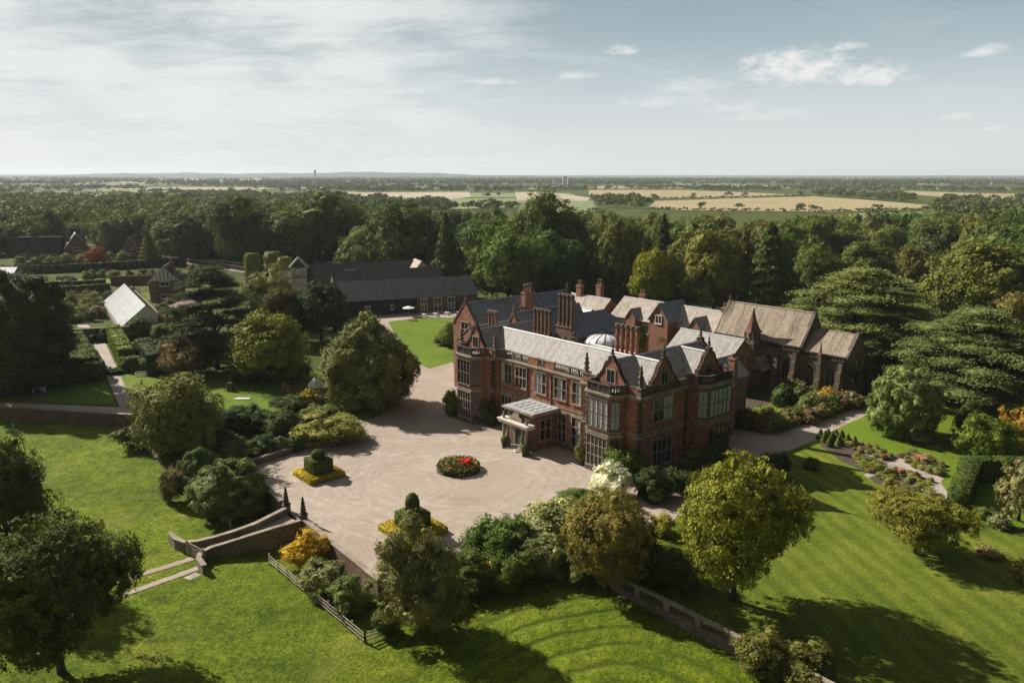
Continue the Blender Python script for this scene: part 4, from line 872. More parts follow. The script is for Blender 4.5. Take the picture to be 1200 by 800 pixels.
# ------------------------------------------------------------------ garden house, greenhouse, cottages, far buildings
def cottage(name, label, loc, rot, w, d, ze, zr, roof='red_tile', wall='old_brick', timber=False, chim=((.5, .6),), wins=2, white=False):
    t = thing(name, label, 'cottage', (*loc, 0), rot)
    MB().box(-w / 2, 0, 0, w / 2, d, ze).build('wall', wall, t)
    gable_roof(t, 'y', 0, -.35, d + .35, w / 2 + .1, ze, zr, roof, over=.4)
    g = MB().vprism([(-w / 2, ze - .1), (w / 2, ze - .1), (0, zr - .25)], (0, 0), U, FRONT, -.2, .03).build('gable', 'pale_stone' if timber else wall, t)
    MB().vprism([(-w / 2, ze - .1), (w / 2, ze - .1), (0, zr - .25)], (0, d), U, (0, 1), -.2, .03).build('gable', wall, t)
    MB().strip([(w / 2 + .5, ze - .5), (0, zr), (-w / 2 - .5, ze - .5)], .25, (0, 0), U, FRONT, .05, .35).build('bargeboard', 'white_paint' if white or timber else 'timber', g)
    if timber:
        m = MB()
        for k in range(9): x = -w / 2 + k * w / 8; m.obox((0, 0), U, FRONT, x - .11, x + .11, 0, .08, ze * .45, ze + max(0, (zr - ze - .5) * (1 - abs(x) / (w / 2))))
        for z in (ze * .45, ze * .72, ze): m.obox((0, 0), U, FRONT, -w / 2, w / 2, .01, .1, z - .13, z + .13)
        for k in range(7):
            y = k * d / 6; m.obox((w / 2, 0), V, RIGHT, y - .11, y + .11, 0, .08, .4, ze)
        m.build('timber_frame', 'timber', t)
    for z in (ze * .18, ze * .78): window(t, (-1.3, 0), U, FRONT, 2.6, z, z + 1.35, 3, (), 'white_paint', surround=.12)
    for fx, fy in chim: chimney(t, (fx - .5) * w, fy * d, 0 if abs(fx - .5) >= .5 else ze * .8, zr + .8, zr + 2.2, 2, 'y', .8, .32, 'old_brick')
    return t
cottage('timber_cottage', 'timber framed cottage with white windows and dark roof beside the greenhouse', (-116.0, 262.0), R(14), 9.6, 10, 7.0, 12.0, 'dark_tile', 'old_brick', True, ((.72, .35),))
cottage('brick_cottage', 'dark roofed brick cottage with tall chimneys against the wood, farthest left', (-212, 386), R(30), 10, 14, 7.0, 13.6, 'dark_tile', 'old_brick', False, ((.2, .4), (.85, .5)))
t = thing('brick_cottage', 'long dark roofed wing of the farthest left cottage', 'cottage', (-230, 384, 0), R(8)); MB().box(-10, 0, 0, 10, 9, 5.5).build('wall', 'old_brick', t); gable_roof(t, 'x', 4.5, -10.2, 10.2, 4.7, 5.5, 12.0, 'dark_tile', over=.4); chimney(t, -3, 5, 6, 14, 16.5, 2, 'x', .9, .4, 'old_brick')
for x in (-7, 1, 6): window(t, (x, 0), U, FRONT, 1.5, 2.0, 3.8, 2, (), 'white_paint', surround=.1)
cottage('gabled_cottage', 'small brick cottage with pale bargeboards beside the wood, right of the tall chimneys', (-196, 408), R(-22), 10, 12, 5.0, 11.0, 'red_tile', 'old_brick', False, ((.25, .5),), white=True)
t = thing('garden_shed', 'small pale roofed shed at the wood edge right of the cottages', 'shed', (-173, 406, 0), R(10)); MB().box(-3, 0, 0, 3, 5, 3).build('wall', 'old_brick', t); gable_roof(t, 'y', 0, -.3, 5.3, 3.1, 3.0, 5.2, 'stone_slate', over=.3)
t = thing('garden_shed', 'low white tent-like shed at the far left garden', 'shed', (*(-211.50, 326.41), 0), R(0)); MB().box(-3, 0, 0, 5, 5, 2).build('wall', 'white_paint', t); gable_roof(t, 'x', 2.5, -3.2, 5.2, 2.7, 2.0, 4.0, 'white_paint', over=.2, ridge=None)

GA, GB = (-128.9, 246.2), (-102.7, 203.6); gu, gn, gL = unit(GA, GB); gn = (-gn[0], -gn[1])
gh = thing('greenhouse', 'long greenhouse with steep white glazed roof in the walled garden', 'greenhouse', (*GB, 0), math.atan2(gu[1], gu[0]))
# local x runs back along the ridge (negative), y away from the near eave
RY, RZ, BY, BZ, EZ = 6.5, 7.9, 9.2, 5.6, 2.6
MB().box(-gL, 0, 0, 0, BY, 1.0).box(-gL - .2, BY + .02, 0, .2, BY + .5, BZ + .1).build('wall', 'old_brick', gh)
MB().add([(-gL, 0, EZ), (0, 0, EZ), (0, RY, RZ), (-gL, RY, RZ), (-gL, BY, BZ), (0, BY, BZ)], [(0, 1, 2, 3), (3, 2, 5, 4)]).build('glass_roof', 'greenhouse_glass', gh)
m = MB().add([(-gL, 0, 1), (0, 0, 1), (0, 0, EZ), (-gL, 0, EZ)], [(0, 1, 2, 3)])
for x in (0, -gL): m.add([(x, 0, 1), (x, BY, 1), (x, BY, BZ), (x, RY, RZ), (x, 0, EZ)], [(0, 1, 2, 3, 4)])
m.build('glass_wall', 'greenhouse_glass', gh)
m = MB()
for k in range(41):
    x = -gL * k / 40; m.tube([(x, 0, EZ + .04), (x, RY, RZ + .04), (x, BY, BZ + .04)], .06, 4)
for y, z in ((0, EZ), (RY, RZ), (BY, BZ)): m.tube([(-gL - .1, y, z + .06), (.1, y, z + .06)], .11, 4)
for y, z in ((2.2, EZ + 1.8), (4.4, EZ + 3.6)): m.tube([(-gL, y, z + .05), (0, y, z + .05)], .05, 4)
for k in range(14): x = -gL * k / 13; m.tube([(x, -.02, 1), (x, -.02, EZ)], .06, 4)
for k in range(1, 6): y = BY * k / 6; m.tube([(.03, y, 1), (.03, y, EZ + 2.4)], .05, 4)
m.build('glazing_bars', 'grey_wood', gh)
# small lean-to hut beside it
t = thing('garden_shed', 'low lean-to shed between greenhouse and timber cottage', 'shed', (-98, 228, 0), math.atan2(gu[1], gu[0])); MB().box(-14, 0, 0, 0, 6, 2.4).build('wall', 'old_brick', t); MB().add([(-14.2, -.2, 2.4), (.2, -.2, 2.4), (.2, 6.2, 4.4), (-14.2, 6.2, 4.4), (-14.2, -.2, 2.2), (.2, -.2, 2.2), (.2, 6.2, 4.2), (-14.2, 6.2, 4.2)], [(0, 1, 2, 3), (7, 6, 5, 4), (0, 4, 5, 1), (2, 6, 7, 3), (1, 5, 6, 2), (0, 3, 7, 4)]).build('roof', 'red_tile', t)

def tower_far(label, x, y, h, r, name='water_tower'):
    t = thing(name, label, 'tower', (x, y, 0)); MB().lathe(0, 0, [(r, 0), (r * .8, h * .72), (r * 1.25, h * .78), (r * 1.25, h), (r * .2, h * 1.05)], 10).build('shaft', 'pale_stone', t); return t
tower_far('slim pale tower standing alone on the far horizon', -1135, 4650, 64, 5.5)
for x, y, w, h, lb in ((180, 3300, 24, 12, 'pale distant building on the horizon, left of its neighbours'), (216, 3300, 16, 20, 'tallest pale distant building on the horizon'), (238, 3310, 22, 11, 'low pale distant building on the horizon, right of its neighbours')):
    t = thing('distant_building', lb, 'building', (x, y, 14)); MB().box(-w / 2, 0, -14, w / 2, 14, h).build('wall', 'white_paint', t); MB().box(-w / 2 - .5, -.5, h, w / 2 + .5, 14.5, h + .8).build('roof', 'lead', t)

# ------------------------------------------------------------------ terrace walls
def wall_run(name, label, cat, pts, z0, z1, thick, mat, cap, group=None, z1b=None, capz=.16, off=0.0):
    t = thing(name, label, cat, (*pts[0], z0), 0, group); b0_ = Vector((*pts[0], z0)); m = MB(); c = MB()
    for i, (a, b) in enumerate(zip(pts, pts[1:])):
        u, n, L = unit(a, b); za = z1 if z1b is None else z1 + (z1b - z1) * i / max(1, len(pts) - 1)
        o = (a[0] - b0_.x, a[1] - b0_.y); e = thick / 2
        k = max(1, int(L / 6))
        m.obox(o, u, n, -e if i else 0, L + (e if i < len(pts) - 2 else 0), off - e, off + e, -.6, za - z0)
        for j in range(k): c.obox(o, u, n, L * j / k + .015 - (e if (i and j == 0) else 0), L * (j + 1) / k - .015, off - e - .09, off + e + .09, za - z0, za - z0 + capz)
    m.build('stonework', mat, t); c.build('coping', cap, t); return t
wall_run('retaining_wall', 'dark brick retaining wall below the garden path at left', 'wall', W_LEFT, LOW, .28, .5, 'old_brick', 'stone')
wall_run('retaining_wall', 'retaining wall hidden among rhododendrons at the bank', 'wall', W_MID, LOW, .02, .4, 'rubble', 'dark_stone')
wall_run('forecourt_wall', 'low stone wall beside the rhododendrons left of the forecourt', 'wall', W_WEST, LOW, .75, .45, 'rubble', 'stone')
wall_run('forecourt_wall', 'low stone wall along the gravel behind the first topiary', 'wall', [(-38.60, 109.83), (-31.85, 118.42), (-28.22, 119.03)], 0, .8, .4, 'rubble', 'stone')
wall_run('forecourt_wall', 'stub of low stone wall under the variegated bush', 'wall', [(-27.91, 118.23), (-24.92, 124.51)], 0, .6, .4, 'rubble', 'dark_stone')
wall_run('forecourt_wall', 'brick wall with pale coping from bridge to forecourt corner', 'wall', W_SOUTH, LOW, .55, .5, 'old_brick', 'stone')
wall_run('retaining_wall', 'retaining wall behind the foreground shrubs', 'wall', W_HID, LOW, .1, .4, 'rubble', 'dark_stone')
wall_run('garden_wall', 'short sloping brick wall beside the round summer house', 'wall', [(-38.00, 142.33), (-36.00, 151.93)], 0, 1.5, .4, 'old_brick', 'stone')
hw = wall_run('walled_garden_wall', 'hedge-topped brick wall in front of the greenhouse', 'wall', [(-112.39, 197.30), (-100.09, 201.66), (-92.28, 207.33)], 0, 3.2, .5, 'dark_stone', 'stone')
wall_run('walled_garden_wall', 'long brick wall behind the greenhouse and timber cottage', 'wall', [(-154.01, 301.24), (-137.05, 307.47), (-121.44, 313.93)], 0, 3.4, .5, 'old_brick', 'dark_stone')
wall_run('walled_garden_wall', 'pale wall beside the lane below the wood', 'wall', [(-176.15, 397.68), (-146.00, 374.89), (-116.21, 348.14)], 0, 1.6, .5, 'dark_stone', 'pale_stone')
sheet('lane', 'path_gravel', [(-199.50, 401.52), (-173.62, 401.84), (-118.29, 354.53), (-114.20, 341.97), (-165.26, 382.08), (-193.63, 389.45)], .02)
for i, pts in enumerate(([(-127.72, 232.90), (-117.54, 232.97), (-132.33, 269.44), (-149.15, 279.20)], [(-161.23, 271.12), (-131.31, 283.52), (-110.72, 299.29), (-105.28, 285.88), (-124.16, 267.60), (-148.50, 251.40)], [(-217.96, 334.91), (-195.70, 347.28), (-206.56, 367.05), (-231.68, 356.55)], [(-190.34, 374.37), (-174.79, 389.68), (-183.81, 410.23), (-201.77, 397.36)])):
    sheet('kitchen_garden', 'lawn_grass' if i else 'rough_grass', pts, .02)
sheet('kitchen_garden_path', 'path_gravel', [(-121.10, 216.77), (-117.78, 216.79), (-130.29, 235.80), (-139.74, 251.47), (-149.02, 265.52), (-151.33, 265.50), (-140.13, 248.16), (-131.28, 232.87)], .03)
sheet('kitchen_garden', 'lawn_grass', [(-176.73, 296.35), (-151.54, 309.82), (-126.46, 327.28), (-137.24, 347.91), (-161.02, 329.74), (-186.67, 315.88)], .03)
sheet('kitchen_garden_path', 'path_gravel', [(-170.32, 294.12), (-168.39, 296.42), (-179.85, 315.94), (-181.90, 315.92)], .04)

# balustrade along the foreground ha-ha
bt = thing('stone_balustrade', 'weathered stone balustrade on a low wall along the lawn edge', 'balustrade', (*b0, 0)); u, n, L = unit(W_BAL[0], W_BAL[2]); m = MB(); o = (0, 0)
m.obox(o, u, n, 0, L, -.3, .3, LOW - .5, .12); m.obox(o, u, n, 0, L, -.40, .40, .12, .24); m.build('plinth_wall', 'rubble', bt)
m = MB(); k = int(L / 3.4)
for i in range(k + 1): m.obox(o, u, n, L * i / k - .3, L * i / k + .3, -.28, .28, .24, 1.16)
m.obox(o, u, n, -.1, L + .1, -.27, .27, 1.0, 1.2); m.build('rail', 'stone', bt)
m = MB()
for i in range(int(L / .42)):
    t_ = .2 + i * .42; m.lathe(u[0] * t_, u[1] * t_, [(.13, .24), (.08, .34), (.16, .55), (.07, .85), (.12, 1.0)], 6)
m.build('balusters', 'dark_stone', bt)

# ------------------------------------------------------------------ bridge over the dry moat
br = thing('stone_bridge', 'humped stone bridge with curving parapets leading to the forecourt', 'bridge', (*(-30.50, 84.36), LOW))
bx, by = br.location.x, br.location.y; L2 = lambda p: (p[0] - bx, p[1] - by)
nearp = [(-34.41, 81.32), (-35.76, 83.13), (-35.93, 84.40), (-35.15, 85.29), (-33.81, 85.78), (-31.22, 86.54), (-28.60, 87.95), (-25.82, 90.20)]
farp = [(-41.62, 89.31), (-40.14, 87.55), (-38.67, 86.52), (-37.07, 86.34), (-35.22, 86.84), (-32.96, 87.17), (-30.87, 88.64), (-28.50, 93.06)]
def parapet(pts, zdeck, htop, th, name):
    m = MB(); c = MB(); n_ = len(pts); P2 = [L2(p) for p in pts]
    lf = []
    for i in range(n_):
        a, b = P2[max(0, i - 1)], P2[min(n_ - 1, i + 1)]; u, n, _ = unit(a, b); lf.append((P2[i], n))
    for i in range(n_ - 1):
        (p, n1), (q, n2) = lf[i], lf[i + 1]
        def seg(mb, e, za0, za1, zb0, zb1):
            vs = []
            for (pt, nn, z0, z1) in ((p, n1, za0, za1), (q, n2, zb0, zb1)):
                for s_ in (-1, 1):
                    for z in (z0, z1): vs.append((pt[0] + nn[0] * e * s_, pt[1] + nn[1] * e * s_, z))
            mb.add(vs, [(0, 1, 3, 2), (4, 6, 7, 5), (0, 4, 5, 1), (2, 3, 7, 6), (1, 5, 7, 3), (0, 2, 6, 4)])
        seg(m, th / 2, -1.0, htop[i], -1.0, htop[i + 1]); seg(c, th / 2 + .09, htop[i], htop[i] + .17, htop[i + 1], htop[i + 1] + .17)
    pr = m.build(name, 'rubble', br); c.build('coping', 'stone', pr); return pr
parapet(nearp, 0, [.9, .9, .98, 1.12, 1.36, 1.95, 2.3, 2.3], .42, 'parapet'); parapet(farp, 0, [1.1, 1.1, 1.2, 1.4, 1.7, 2.3, 2.6, 2.6], .42, 'parapet')
m = MB()
for i in range(2, 7):
    za = [0, 0, .38, .62, .98, 1.6, 1.92, 1.84]
    a, b, c_, d = L2(nearp[i]), L2(nearp[i + 1]), L2(farp[i + 1]), L2(farp[i])
    m.add([(*a, za[i]), (*b, za[i + 1]), (*c_, za[i + 1]), (*d, za[i]), (*a, -1), (*b, -1), (*c_, -1), (*d, -1)], [(0, 1, 2, 3), (7, 6, 5, 4), (0, 4, 5, 1), (2, 6, 7, 3), (1, 5, 6, 2), (3, 7, 4, 0)])
m.build('deck', 'path_gravel', br)
ga, gb = (-38.11, 85.87), (-35.40, 83.76); u, n, L = unit(ga, gb)
gt = thing('park_gate', 'grey five-bar gate across the foot of the bridge', 'gate', (*ga, -1.45), math.atan2(u[1], u[0]))
m = MB()
for z in (.25, .5, .72, .95, 1.2): m.box(0, -.04, z, L, .04, z + .09)
m.tube([(.1, 0, .3), (L - .1, 0, 1.2)], .05, 4); m.build('bars', 'grey_wood', gt)
MB().box(-.1, -.09, -.3, .1, .09, 1.45).build('post', 'grey_wood', gt); MB().box(L - .1, -.09, -.3, L + .1, .09, 1.45).build('post', 'grey_wood', gt)

# ------------------------------------------------------------------ fences
def fence(label, pts, z, h=1.15, rails=3, name='post_and_rail_fence'):
    t = thing(name, label, 'fence', (*pts[0], z)); m = MB(); o0 = pts[0]
    for a, b in zip(pts, pts[1:]):
        u, n, L = unit(a, b); k = max(1, round(L / 2.2))
        for i in range(k + 1):
            x, y = a[0] - o0[0] + u[0] * L * i / k, a[1] - o0[1] + u[1] * L * i / k
            MB().box(x - .08, y - .08, -.3, x + .08, y + .08, h + .08).build('post', 'grey_wood', t) if (i or a == pts[0]) else None
        o = (a[0] - o0[0], a[1] - o0[1])
        for r_ in range(rails): zz = h * (r_ + .7) / rails; m.obox(o, u, n, 0, L, .08, .13, zz - .06, zz + .06)
    m.build('rails', 'grey_wood', t); return t
fence('weathered post and rail fence from the bridge to the foreground shrubs', [(-27.86, 83.73), (-20.30, 75.21), (-13.99, 67.97)], -1.75)
fence('short rail fence returning to the forecourt corner', [(-13.99, 67.97), (-12.01, 69.41)], -1.75)
fence('weathered rail fence along the rhododendron bank left of the bridge', [(-59.35, 122.08), (-49.54, 109.55), (-41.88, 99.77), (-35.67, 93.18)], -1.75)
fence('pale picket fence below the cedars at right', [(86.63, 151.26), (88.78, 148.18), (91.46, 144.07)], 0, 1.3, 2, 'picket_fence')

# ------------------------------------------------------------------ benches, statues, pots and small things
def bench(label, loc, rot):
    t = thing('garden_bench', label, 'bench', (*loc, .004), rot, 'white garden benches')
    m = MB()
    for i in range(4): m.box(-1.1, -.25 + i * .14, .42, 1.1, -.14 + i * .14, .47)
    m.build('seat', 'white_paint', t); m = MB().box(-1.1, .28, .9, 1.1, .34, 1.0)
    for i in range(12): m.box(-1.05 + i * .19, .29, .47, -.97 + i * .19, .33, .92)
    m.build('backrest', 'white_paint', t)
    for sx in (-1.05, 1.05):
        for y in (-.22, .3): MB().box(sx - .05, y - .05, 0, sx + .05, y + .05, .65 if y < 0 else 1.0).build('leg', 'white_paint', t)
        MB().box(sx - .06, -.27, .65, sx + .06, .32, .71).build('armrest', 'white_paint', t)
bench('white bench in the shade of the big dome-shaped tree', (-92.83, 149.77), R(8)); bench('white bench before the clipped hedge beside the flag path', (-78.79, 162.59), R(4)); bench('white bench in deep shade left of the grey summer house', (-57.52, 167.93), R(0))
def stone(label, loc, w, h, d, name='standing_stone', mat='stone', rot=0):
    m = MB().prism([(-w, -d), (w * .9, -d * .8), (w, d), (-w * .8, d * .9)], 0, h * .8); m.prism([(-w * .8, -d * .7), (w * .7, -d * .6), (w * .75, d * .7), (-w * .6, d * .7)], h * .8, h)
    o = m.build(name, mat); o.location = (*loc, .004); o.rotation_euler.z = rot; return tag(o, label, 'stone')
stone('small dark standing stone on the garden lawn, taller of two', (-55.79, 151.20), .55, 1.7, .35, mat='dark_stone'); stone('low stump-like stone on the garden lawn, right of the taller stone', (-51.78, 151.85), .5, .8, .4, mat='dark_stone')
stone('flat white slab lying on the garden lawn', (-51.50, 145.43), 1.5, .18, .55, 'lawn_slab', 'white_paint')
for i, (x, y) in enumerate(((-44.80, 150.00), (-43.79, 149.38))):
    o = MB().lathe(0, 0, [(.45, 0), (.5, .5), (.2, .8), (.4, 1.4), (.12, 2.2)], 8).build('garden_ornament', 'terracotta'); o.location = (x, y, .004); tag(o, ('left' if not i else 'right') + ' one of two terracotta ornaments on the garden lawn', 'ornament', 'terracotta ornaments on the lawn')
t = thing('summer_house', 'little grey summer house with conical roof beside the dome holly tree', 'summer house', (*(-37.40, 145.79), 0))
MB().lathe(0, 0, [(1.35, 0), (1.35, .9), (1.25, .95)], 10).build('base_wall', 'pale_stone', t); MB().lathe(0, 0, [(1.6, 2.5), (1.45, 2.9), (.9, 3.6), (.08, 4.2)], 10).build('roof', 'pale_lead', t)
m = MB()
for k in range(8): g = 2 * math.pi * k / 8; m.lathe(1.25 * math.cos(g), 1.25 * math.sin(g), [(.1, .9), (.1, 2.55)], 6)
m.build('posts', 'pale_stone', t)
def statue(label, loc, h=1.7):
    t = thing('statue', label, 'statue', (*loc, .004)); MB().box(-.35, -.35, 0, .35, .35, .9).box(-.42, -.42, .9, .42, .42, 1.0).build('pedestal', 'pale_stone', t)
    MB().lathe(0, 0, [(.26, 1.0), (.3, 1.3), (.22, 1.7), (.30, 2.1), (.12, 2.3), (.16, 2.45), (.15, 2.6), (.04, 2.72)], 8).build('figure', 'pale_stone', t)
statue('small pale statue on a pedestal in the shade of the dome holly tree', (-26.36, 145.26))
def planter(label, loc, group):
    t = thing('potted_ball_tree', label, 'potted plant', (*loc, .004), 0, group); MB().box(-.42, -.42, 0, .42, .42, .75).build('tub', 'iron', t); return t
POTS = [planter('clipped ball plant in a tub left of the porch door', (-1.12, 118.34), 'potted plants at the porch'), planter('clipped ball plant in a tub right of the porch door', (1.98, 114.49), 'potted plants at the porch')]
# barn terrace with parasols and tables
sheet('terrace_paving', 'flagstone', [(-36.27, 232.85), (-26.26, 239.58), (-10.11, 242.78), (-10.71, 232.32), (-25.66, 233.94), (-36.07, 226.54)], .014)
def parasol(label, loc, h, r):
    t = thing('parasol', label, 'parasol', (*loc, .014)); MB().lathe(0, 0, [(.3, 0), (.3, .1), (.05, .12), (.05, h)], 8).build('pole', 'grey_wood', t); MB().lathe(0, 0, [(r, h - .65), (r, h - .55), (.08, h + .05)], 8).build('canopy', 'white_paint', t)
parasol('open white parasol on the barn terrace', (-31.29, 235.80), 3.1, 1.9)
m = None
for i, (px_, py_) in enumerate(((-26.56, 235.10), (-23.35, 236.60), (-19.84, 238.12), (-16.24, 238.90), (-13.65, 239.37))):
    t = thing('cafe_table', 'round table with white top on the barn terrace', 'table', (px_, py_, .014), 0, 'tables on the barn terrace'); MB().lathe(0, 0, [(.35, 0), (.05, .05), (.05, .72), (.75, .73), (.75, .78)], 10).build('tabletop', 'white_paint', t)
    for k in range(3):
        g = k * 2.1 + i; c = thing('cafe_chair', 'pale chair beside a table on the barn terrace', 'chair', (px_ + 1.1 * math.cos(g), py_ + 1.1 * math.sin(g), .014), g + math.pi / 2, 'chairs on the barn terrace')
        MB().box(-.25, -.25, .43, .25, .25, .48).build('seat', 'pale_stone', c); MB().box(-.25, -.29, .48, .25, -.24, .98).build('backrest', 'pale_stone', c)
        MB().box(-.24, -.24, 0, -.19, -.19, .43).box(.19, -.24, 0, .24, -.19, .43).box(-.24, .19, 0, -.19, .24, .43).box(.19, .19, 0, .24, .24, .43).build('legs', 'iron', c)
o = MB().box(-1.1, -.5, .35, 1.1, .5, .45).box(-1, -.4, 0, -.8, .4, .35).box(.8, -.4, 0, 1, .4, .35).build('low_bench', 'timber'); o.location = (*(-29.03, 227.96), .014); tag(o, 'dark low bench on the lawn edge before the barn', 'bench')
for i, (p, lb) in enumerate((((55.66, 106.62), 'terracotta urn in the nearer bed of the rose garden'), ((61.10, 111.07), 'terracotta urn in the farther bed of the rose garden'), ((61.13, 112.13), 'small terracotta urn beside another in the farther rose bed'))):
    o = MB().lathe(0, 0, [(.3, 0), (.22, .2), (.5, .6), (.55, 1.0), (.45, 1.05)], 10).build('urn', 'terracotta'); o.location = (*p, .012); tag(o, lb, 'urn')
# ------------------------------------------------------------------ foliage
rng = np.random.default_rng(7); rnd = random.Random(11)
def unitv(v): return v / np.maximum(np.linalg.norm(v, axis=1, keepdims=True), 1e-9)
def rand_dirs(n, r=None): return unitv((r or rng).normal(size=(n, 3)))
def leaf_mesh(name, P, Nm, size, mat='leaf', core=None, aspect=.6, r=None):
    """one mesh of small leaf-spray faces at P facing Nm, plus optional solid inner boughs"""
    r = r or rng; n = len(P); t = unitv(np.cross(Nm, rand_dirs(n, r))); b = np.cross(Nm, t)
    s = np.broadcast_to(np.asarray(size, float).reshape(-1, 1), (n, 1)) * r.uniform(.45, 1.45, (n, 1))
    V = np.stack([P + t * s, P + b * s * aspect, P - t * s, P - b * s * aspect], 1).reshape(-1, 3)
    F = np.arange(4 * n)
    cv = np.zeros((0, 3)); cf = []
    if core: cv, cf = core
    me = bpy.data.meshes.new(name); tot = len(V) + len(cv)
    me.vertices.add(tot); me.vertices.foreach_set('co', np.concatenate([V, cv]).ravel())
    loops = np.concatenate([F, (np.asarray(cf, int).ravel() + len(V)) if len(cf) else np.zeros(0, int)]).astype(np.int32)
    m = n + len(cf)
    st = np.concatenate([np.arange(n) * 4, 4 * n + np.arange(len(cf)) * 3]).astype(np.int32)
    me.loops.add(len(loops)); me.loops.foreach_set('vertex_index', loops)
    me.polygons.add(m); me.polygons.foreach_set('loop_start', st)
    me.update(calc_edges=True); me.validate(); me.materials.append(MATS[mat]); return me
_bm = bmesh.new(); bmesh.ops.create_icosphere(_bm, subdivisions=1, radius=1); _bm.verts.ensure_lookup_table()
ICO_V = np.array([v.co[:] for v in _bm.verts]); ICO_F = np.array([[v.index for v in f.verts] for f in _bm.faces]); _bm.free()
def cores(C, Rr, k):
    vs, fs = [], []
    for c, r in zip(C, Rr):
        fs.append(ICO_F + len(vs) * len(ICO_V)); vs.append(ICO_V * (np.asarray(r) * k) * (1 + .28 * np.sin(ICO_V @ np.array([5.1, 7.3, 3.7]) + len(vs)))[:, None] + c)
    return np.concatenate(vs), np.concatenate(fs)
def lobe_crown(name, seed, n, nl, leaf, rr=(.13, .21), rad=(.34, .34, .36), zc=.56, inner=.75, up=.0, core=.72, drop=0.0, squash=1.0, mat='leaf', ragged=.0, mid=.62, per=34, spray=2.1):
    r = np.random.default_rng(seed)
    d = rand_dirs(nl * 3, r); d = d[d[:, 2] > -.85][:nl]; nl = len(d)
    f = r.uniform(inner, 1.0, (nl, 1)); ph = r.uniform(0, 6.28, 4); az_ = np.arctan2(d[:, 1], d[:, 0])
    warp = 1 + ragged * (.9 * np.sin(2 * az_ + ph[0]) + .8 * np.sin(3 * az_ + ph[1] + 2 * d[:, 2]) + .7 * np.sin(5 * d[:, 2] + ph[2]))
    C = d * np.array(rad) * f * warp[:, None] + np.array([0, 0, zc])
    L = r.uniform(*rr, nl); L *= np.where(C[:, 2] > zc + .2, .85, 1.0)
    if drop: C[:, 2] -= drop * (C[:, 0] ** 2 + C[:, 1] ** 2)
    ns = max(60, int(n / per)); w = L ** 2 / (L ** 2).sum(); idx = r.choice(nl, ns * 3, p=w); e = rand_dirs(ns * 3, r)
    out = unitv(C[idx] - np.array([0, 0, zc - .12])); keep = (e * out).sum(1) > r.uniform(-.75, .15, ns * 3)
    idx, e, out = idx[keep][:ns], e[keep][:ns], out[keep][:ns]
    S0 = C[idx] + e * (L[idx, None] * r.uniform(.80, 1.08 + ragged, (len(idx), 1))) * np.array([1, 1, squash])      # leafy sprays on the boughs
    Sn = unitv(e * 1.1 + out * .3 + rand_dirs(len(idx), r) * .45 + np.array([0, 0, .25 + up]))
    k = r.integers(0, len(S0), n); o_ = r.normal(0, 1, (n, 3)); o_ -= Sn[k] * (o_ * Sn[k]).sum(1, keepdims=True) * .65
    sig = leaf * spray * r.uniform(.6, 1.3, len(S0))[k][:, None]
    P = S0[k] + o_ * sig; P[:, 2] = np.maximum(P[:, 2], .01)
    Nm = unitv(Sn[k] + rand_dirs(n, r) * .5)
    # normalise to the unit box
    ext = np.percentile(np.abs(P[:, :2]), 98.6) * 2; s3 = np.array([1 / ext, 1 / ext, 1.0]); top = np.percentile(P[:, 2], 99.0)
    s3[2] = 1 / top; cv = cores(np.concatenate([C, [[0, 0, zc]]]), [np.array([x, x, x * squash]) for x in L] + [np.array(rad) * mid / core], core)
    return leaf_mesh(name, P * s3, Nm, leaf, mat, (cv[0] * s3, cv[1]), r=r)
def cedar_crown(name, seed, n, leaf):
    r = np.random.default_rng(seed); C, Rx, Rz = [], [], []
    for z, R0, k in ((.16, .44, 14), (.28, .46, 15), (.40, .45, 14), (.52, .42, 13), (.63, .37, 12), (.74, .30, 10), (.84, .22, 8), (.92, .13, 5), (.97, .05, 2)):
        for i in range(k):
            g = 2 * math.pi * (i + r.uniform(-.3, .3)) / k; q = R0 * r.uniform(.45, 1.0); C.append((q * math.cos(g), q * math.sin(g), z + r.uniform(-.05, .05))); Rx.append(r.uniform(.09, .17)); Rz.append(.028)
    C = np.array(C); Rx = np.array(Rx); idx = r.choice(len(C), n, p=Rx ** 2 / (Rx ** 2).sum())
    g = r.uniform(0, 2 * math.pi, n); q = np.sqrt(r.uniform(0, 1, n)) * Rx[idx] * r.uniform(.8, 1.15, n)
    P = C[idx] + np.stack([q * np.cos(g), q * np.sin(g), r.normal(0, .012, n) - .05 * (q / .15) ** 2 * .6], 1)
    Nm = unitv(np.array([[0, 0, 1.0]]) + rand_dirs(n, r) * .8)
    return leaf_mesh(name, P / np.array([.94, .94, 1]), Nm, leaf, 'leaf', cores(C * np.array([1, 1, 1]) - np.array([0, 0, .02]), [np.array([x, x, .022]) for x in Rx], .75), .5, r)
def conifer_crown(name, seed, n, leaf, power=.8):
    r = np.random.default_rng(seed); z = r.uniform(0, 1, n) ** 1.35 * .97 + .03; g = r.uniform(0, 2 * math.pi, n)
    tier = .78 + .22 * np.sin(z * 60 + np.sin(g * 3) * 1.5); R0 = .5 * (1 - z) ** power * tier * r.uniform(.55, 1.0, n) + .01
    P = np.stack([R0 * np.cos(g), R0 * np.sin(g), z - R0 * .12], 1); Nm = unitv(np.stack([np.cos(g), np.sin(g), np.full(n, .8)], 1) + rand_dirs(n, r) * .7)
    C = np.array([(0, 0, q) for q in np.linspace(.1, .9, 9)]); Rr = [np.array([.36 * (1 - q[2]) ** power + .01] * 2 + [.07]) for q in C]
    P[:, 2] = np.maximum(P[:, 2], .01); return leaf_mesh(name, P, Nm, leaf, 'leaf', cores(C, Rr, .9), .5, r)
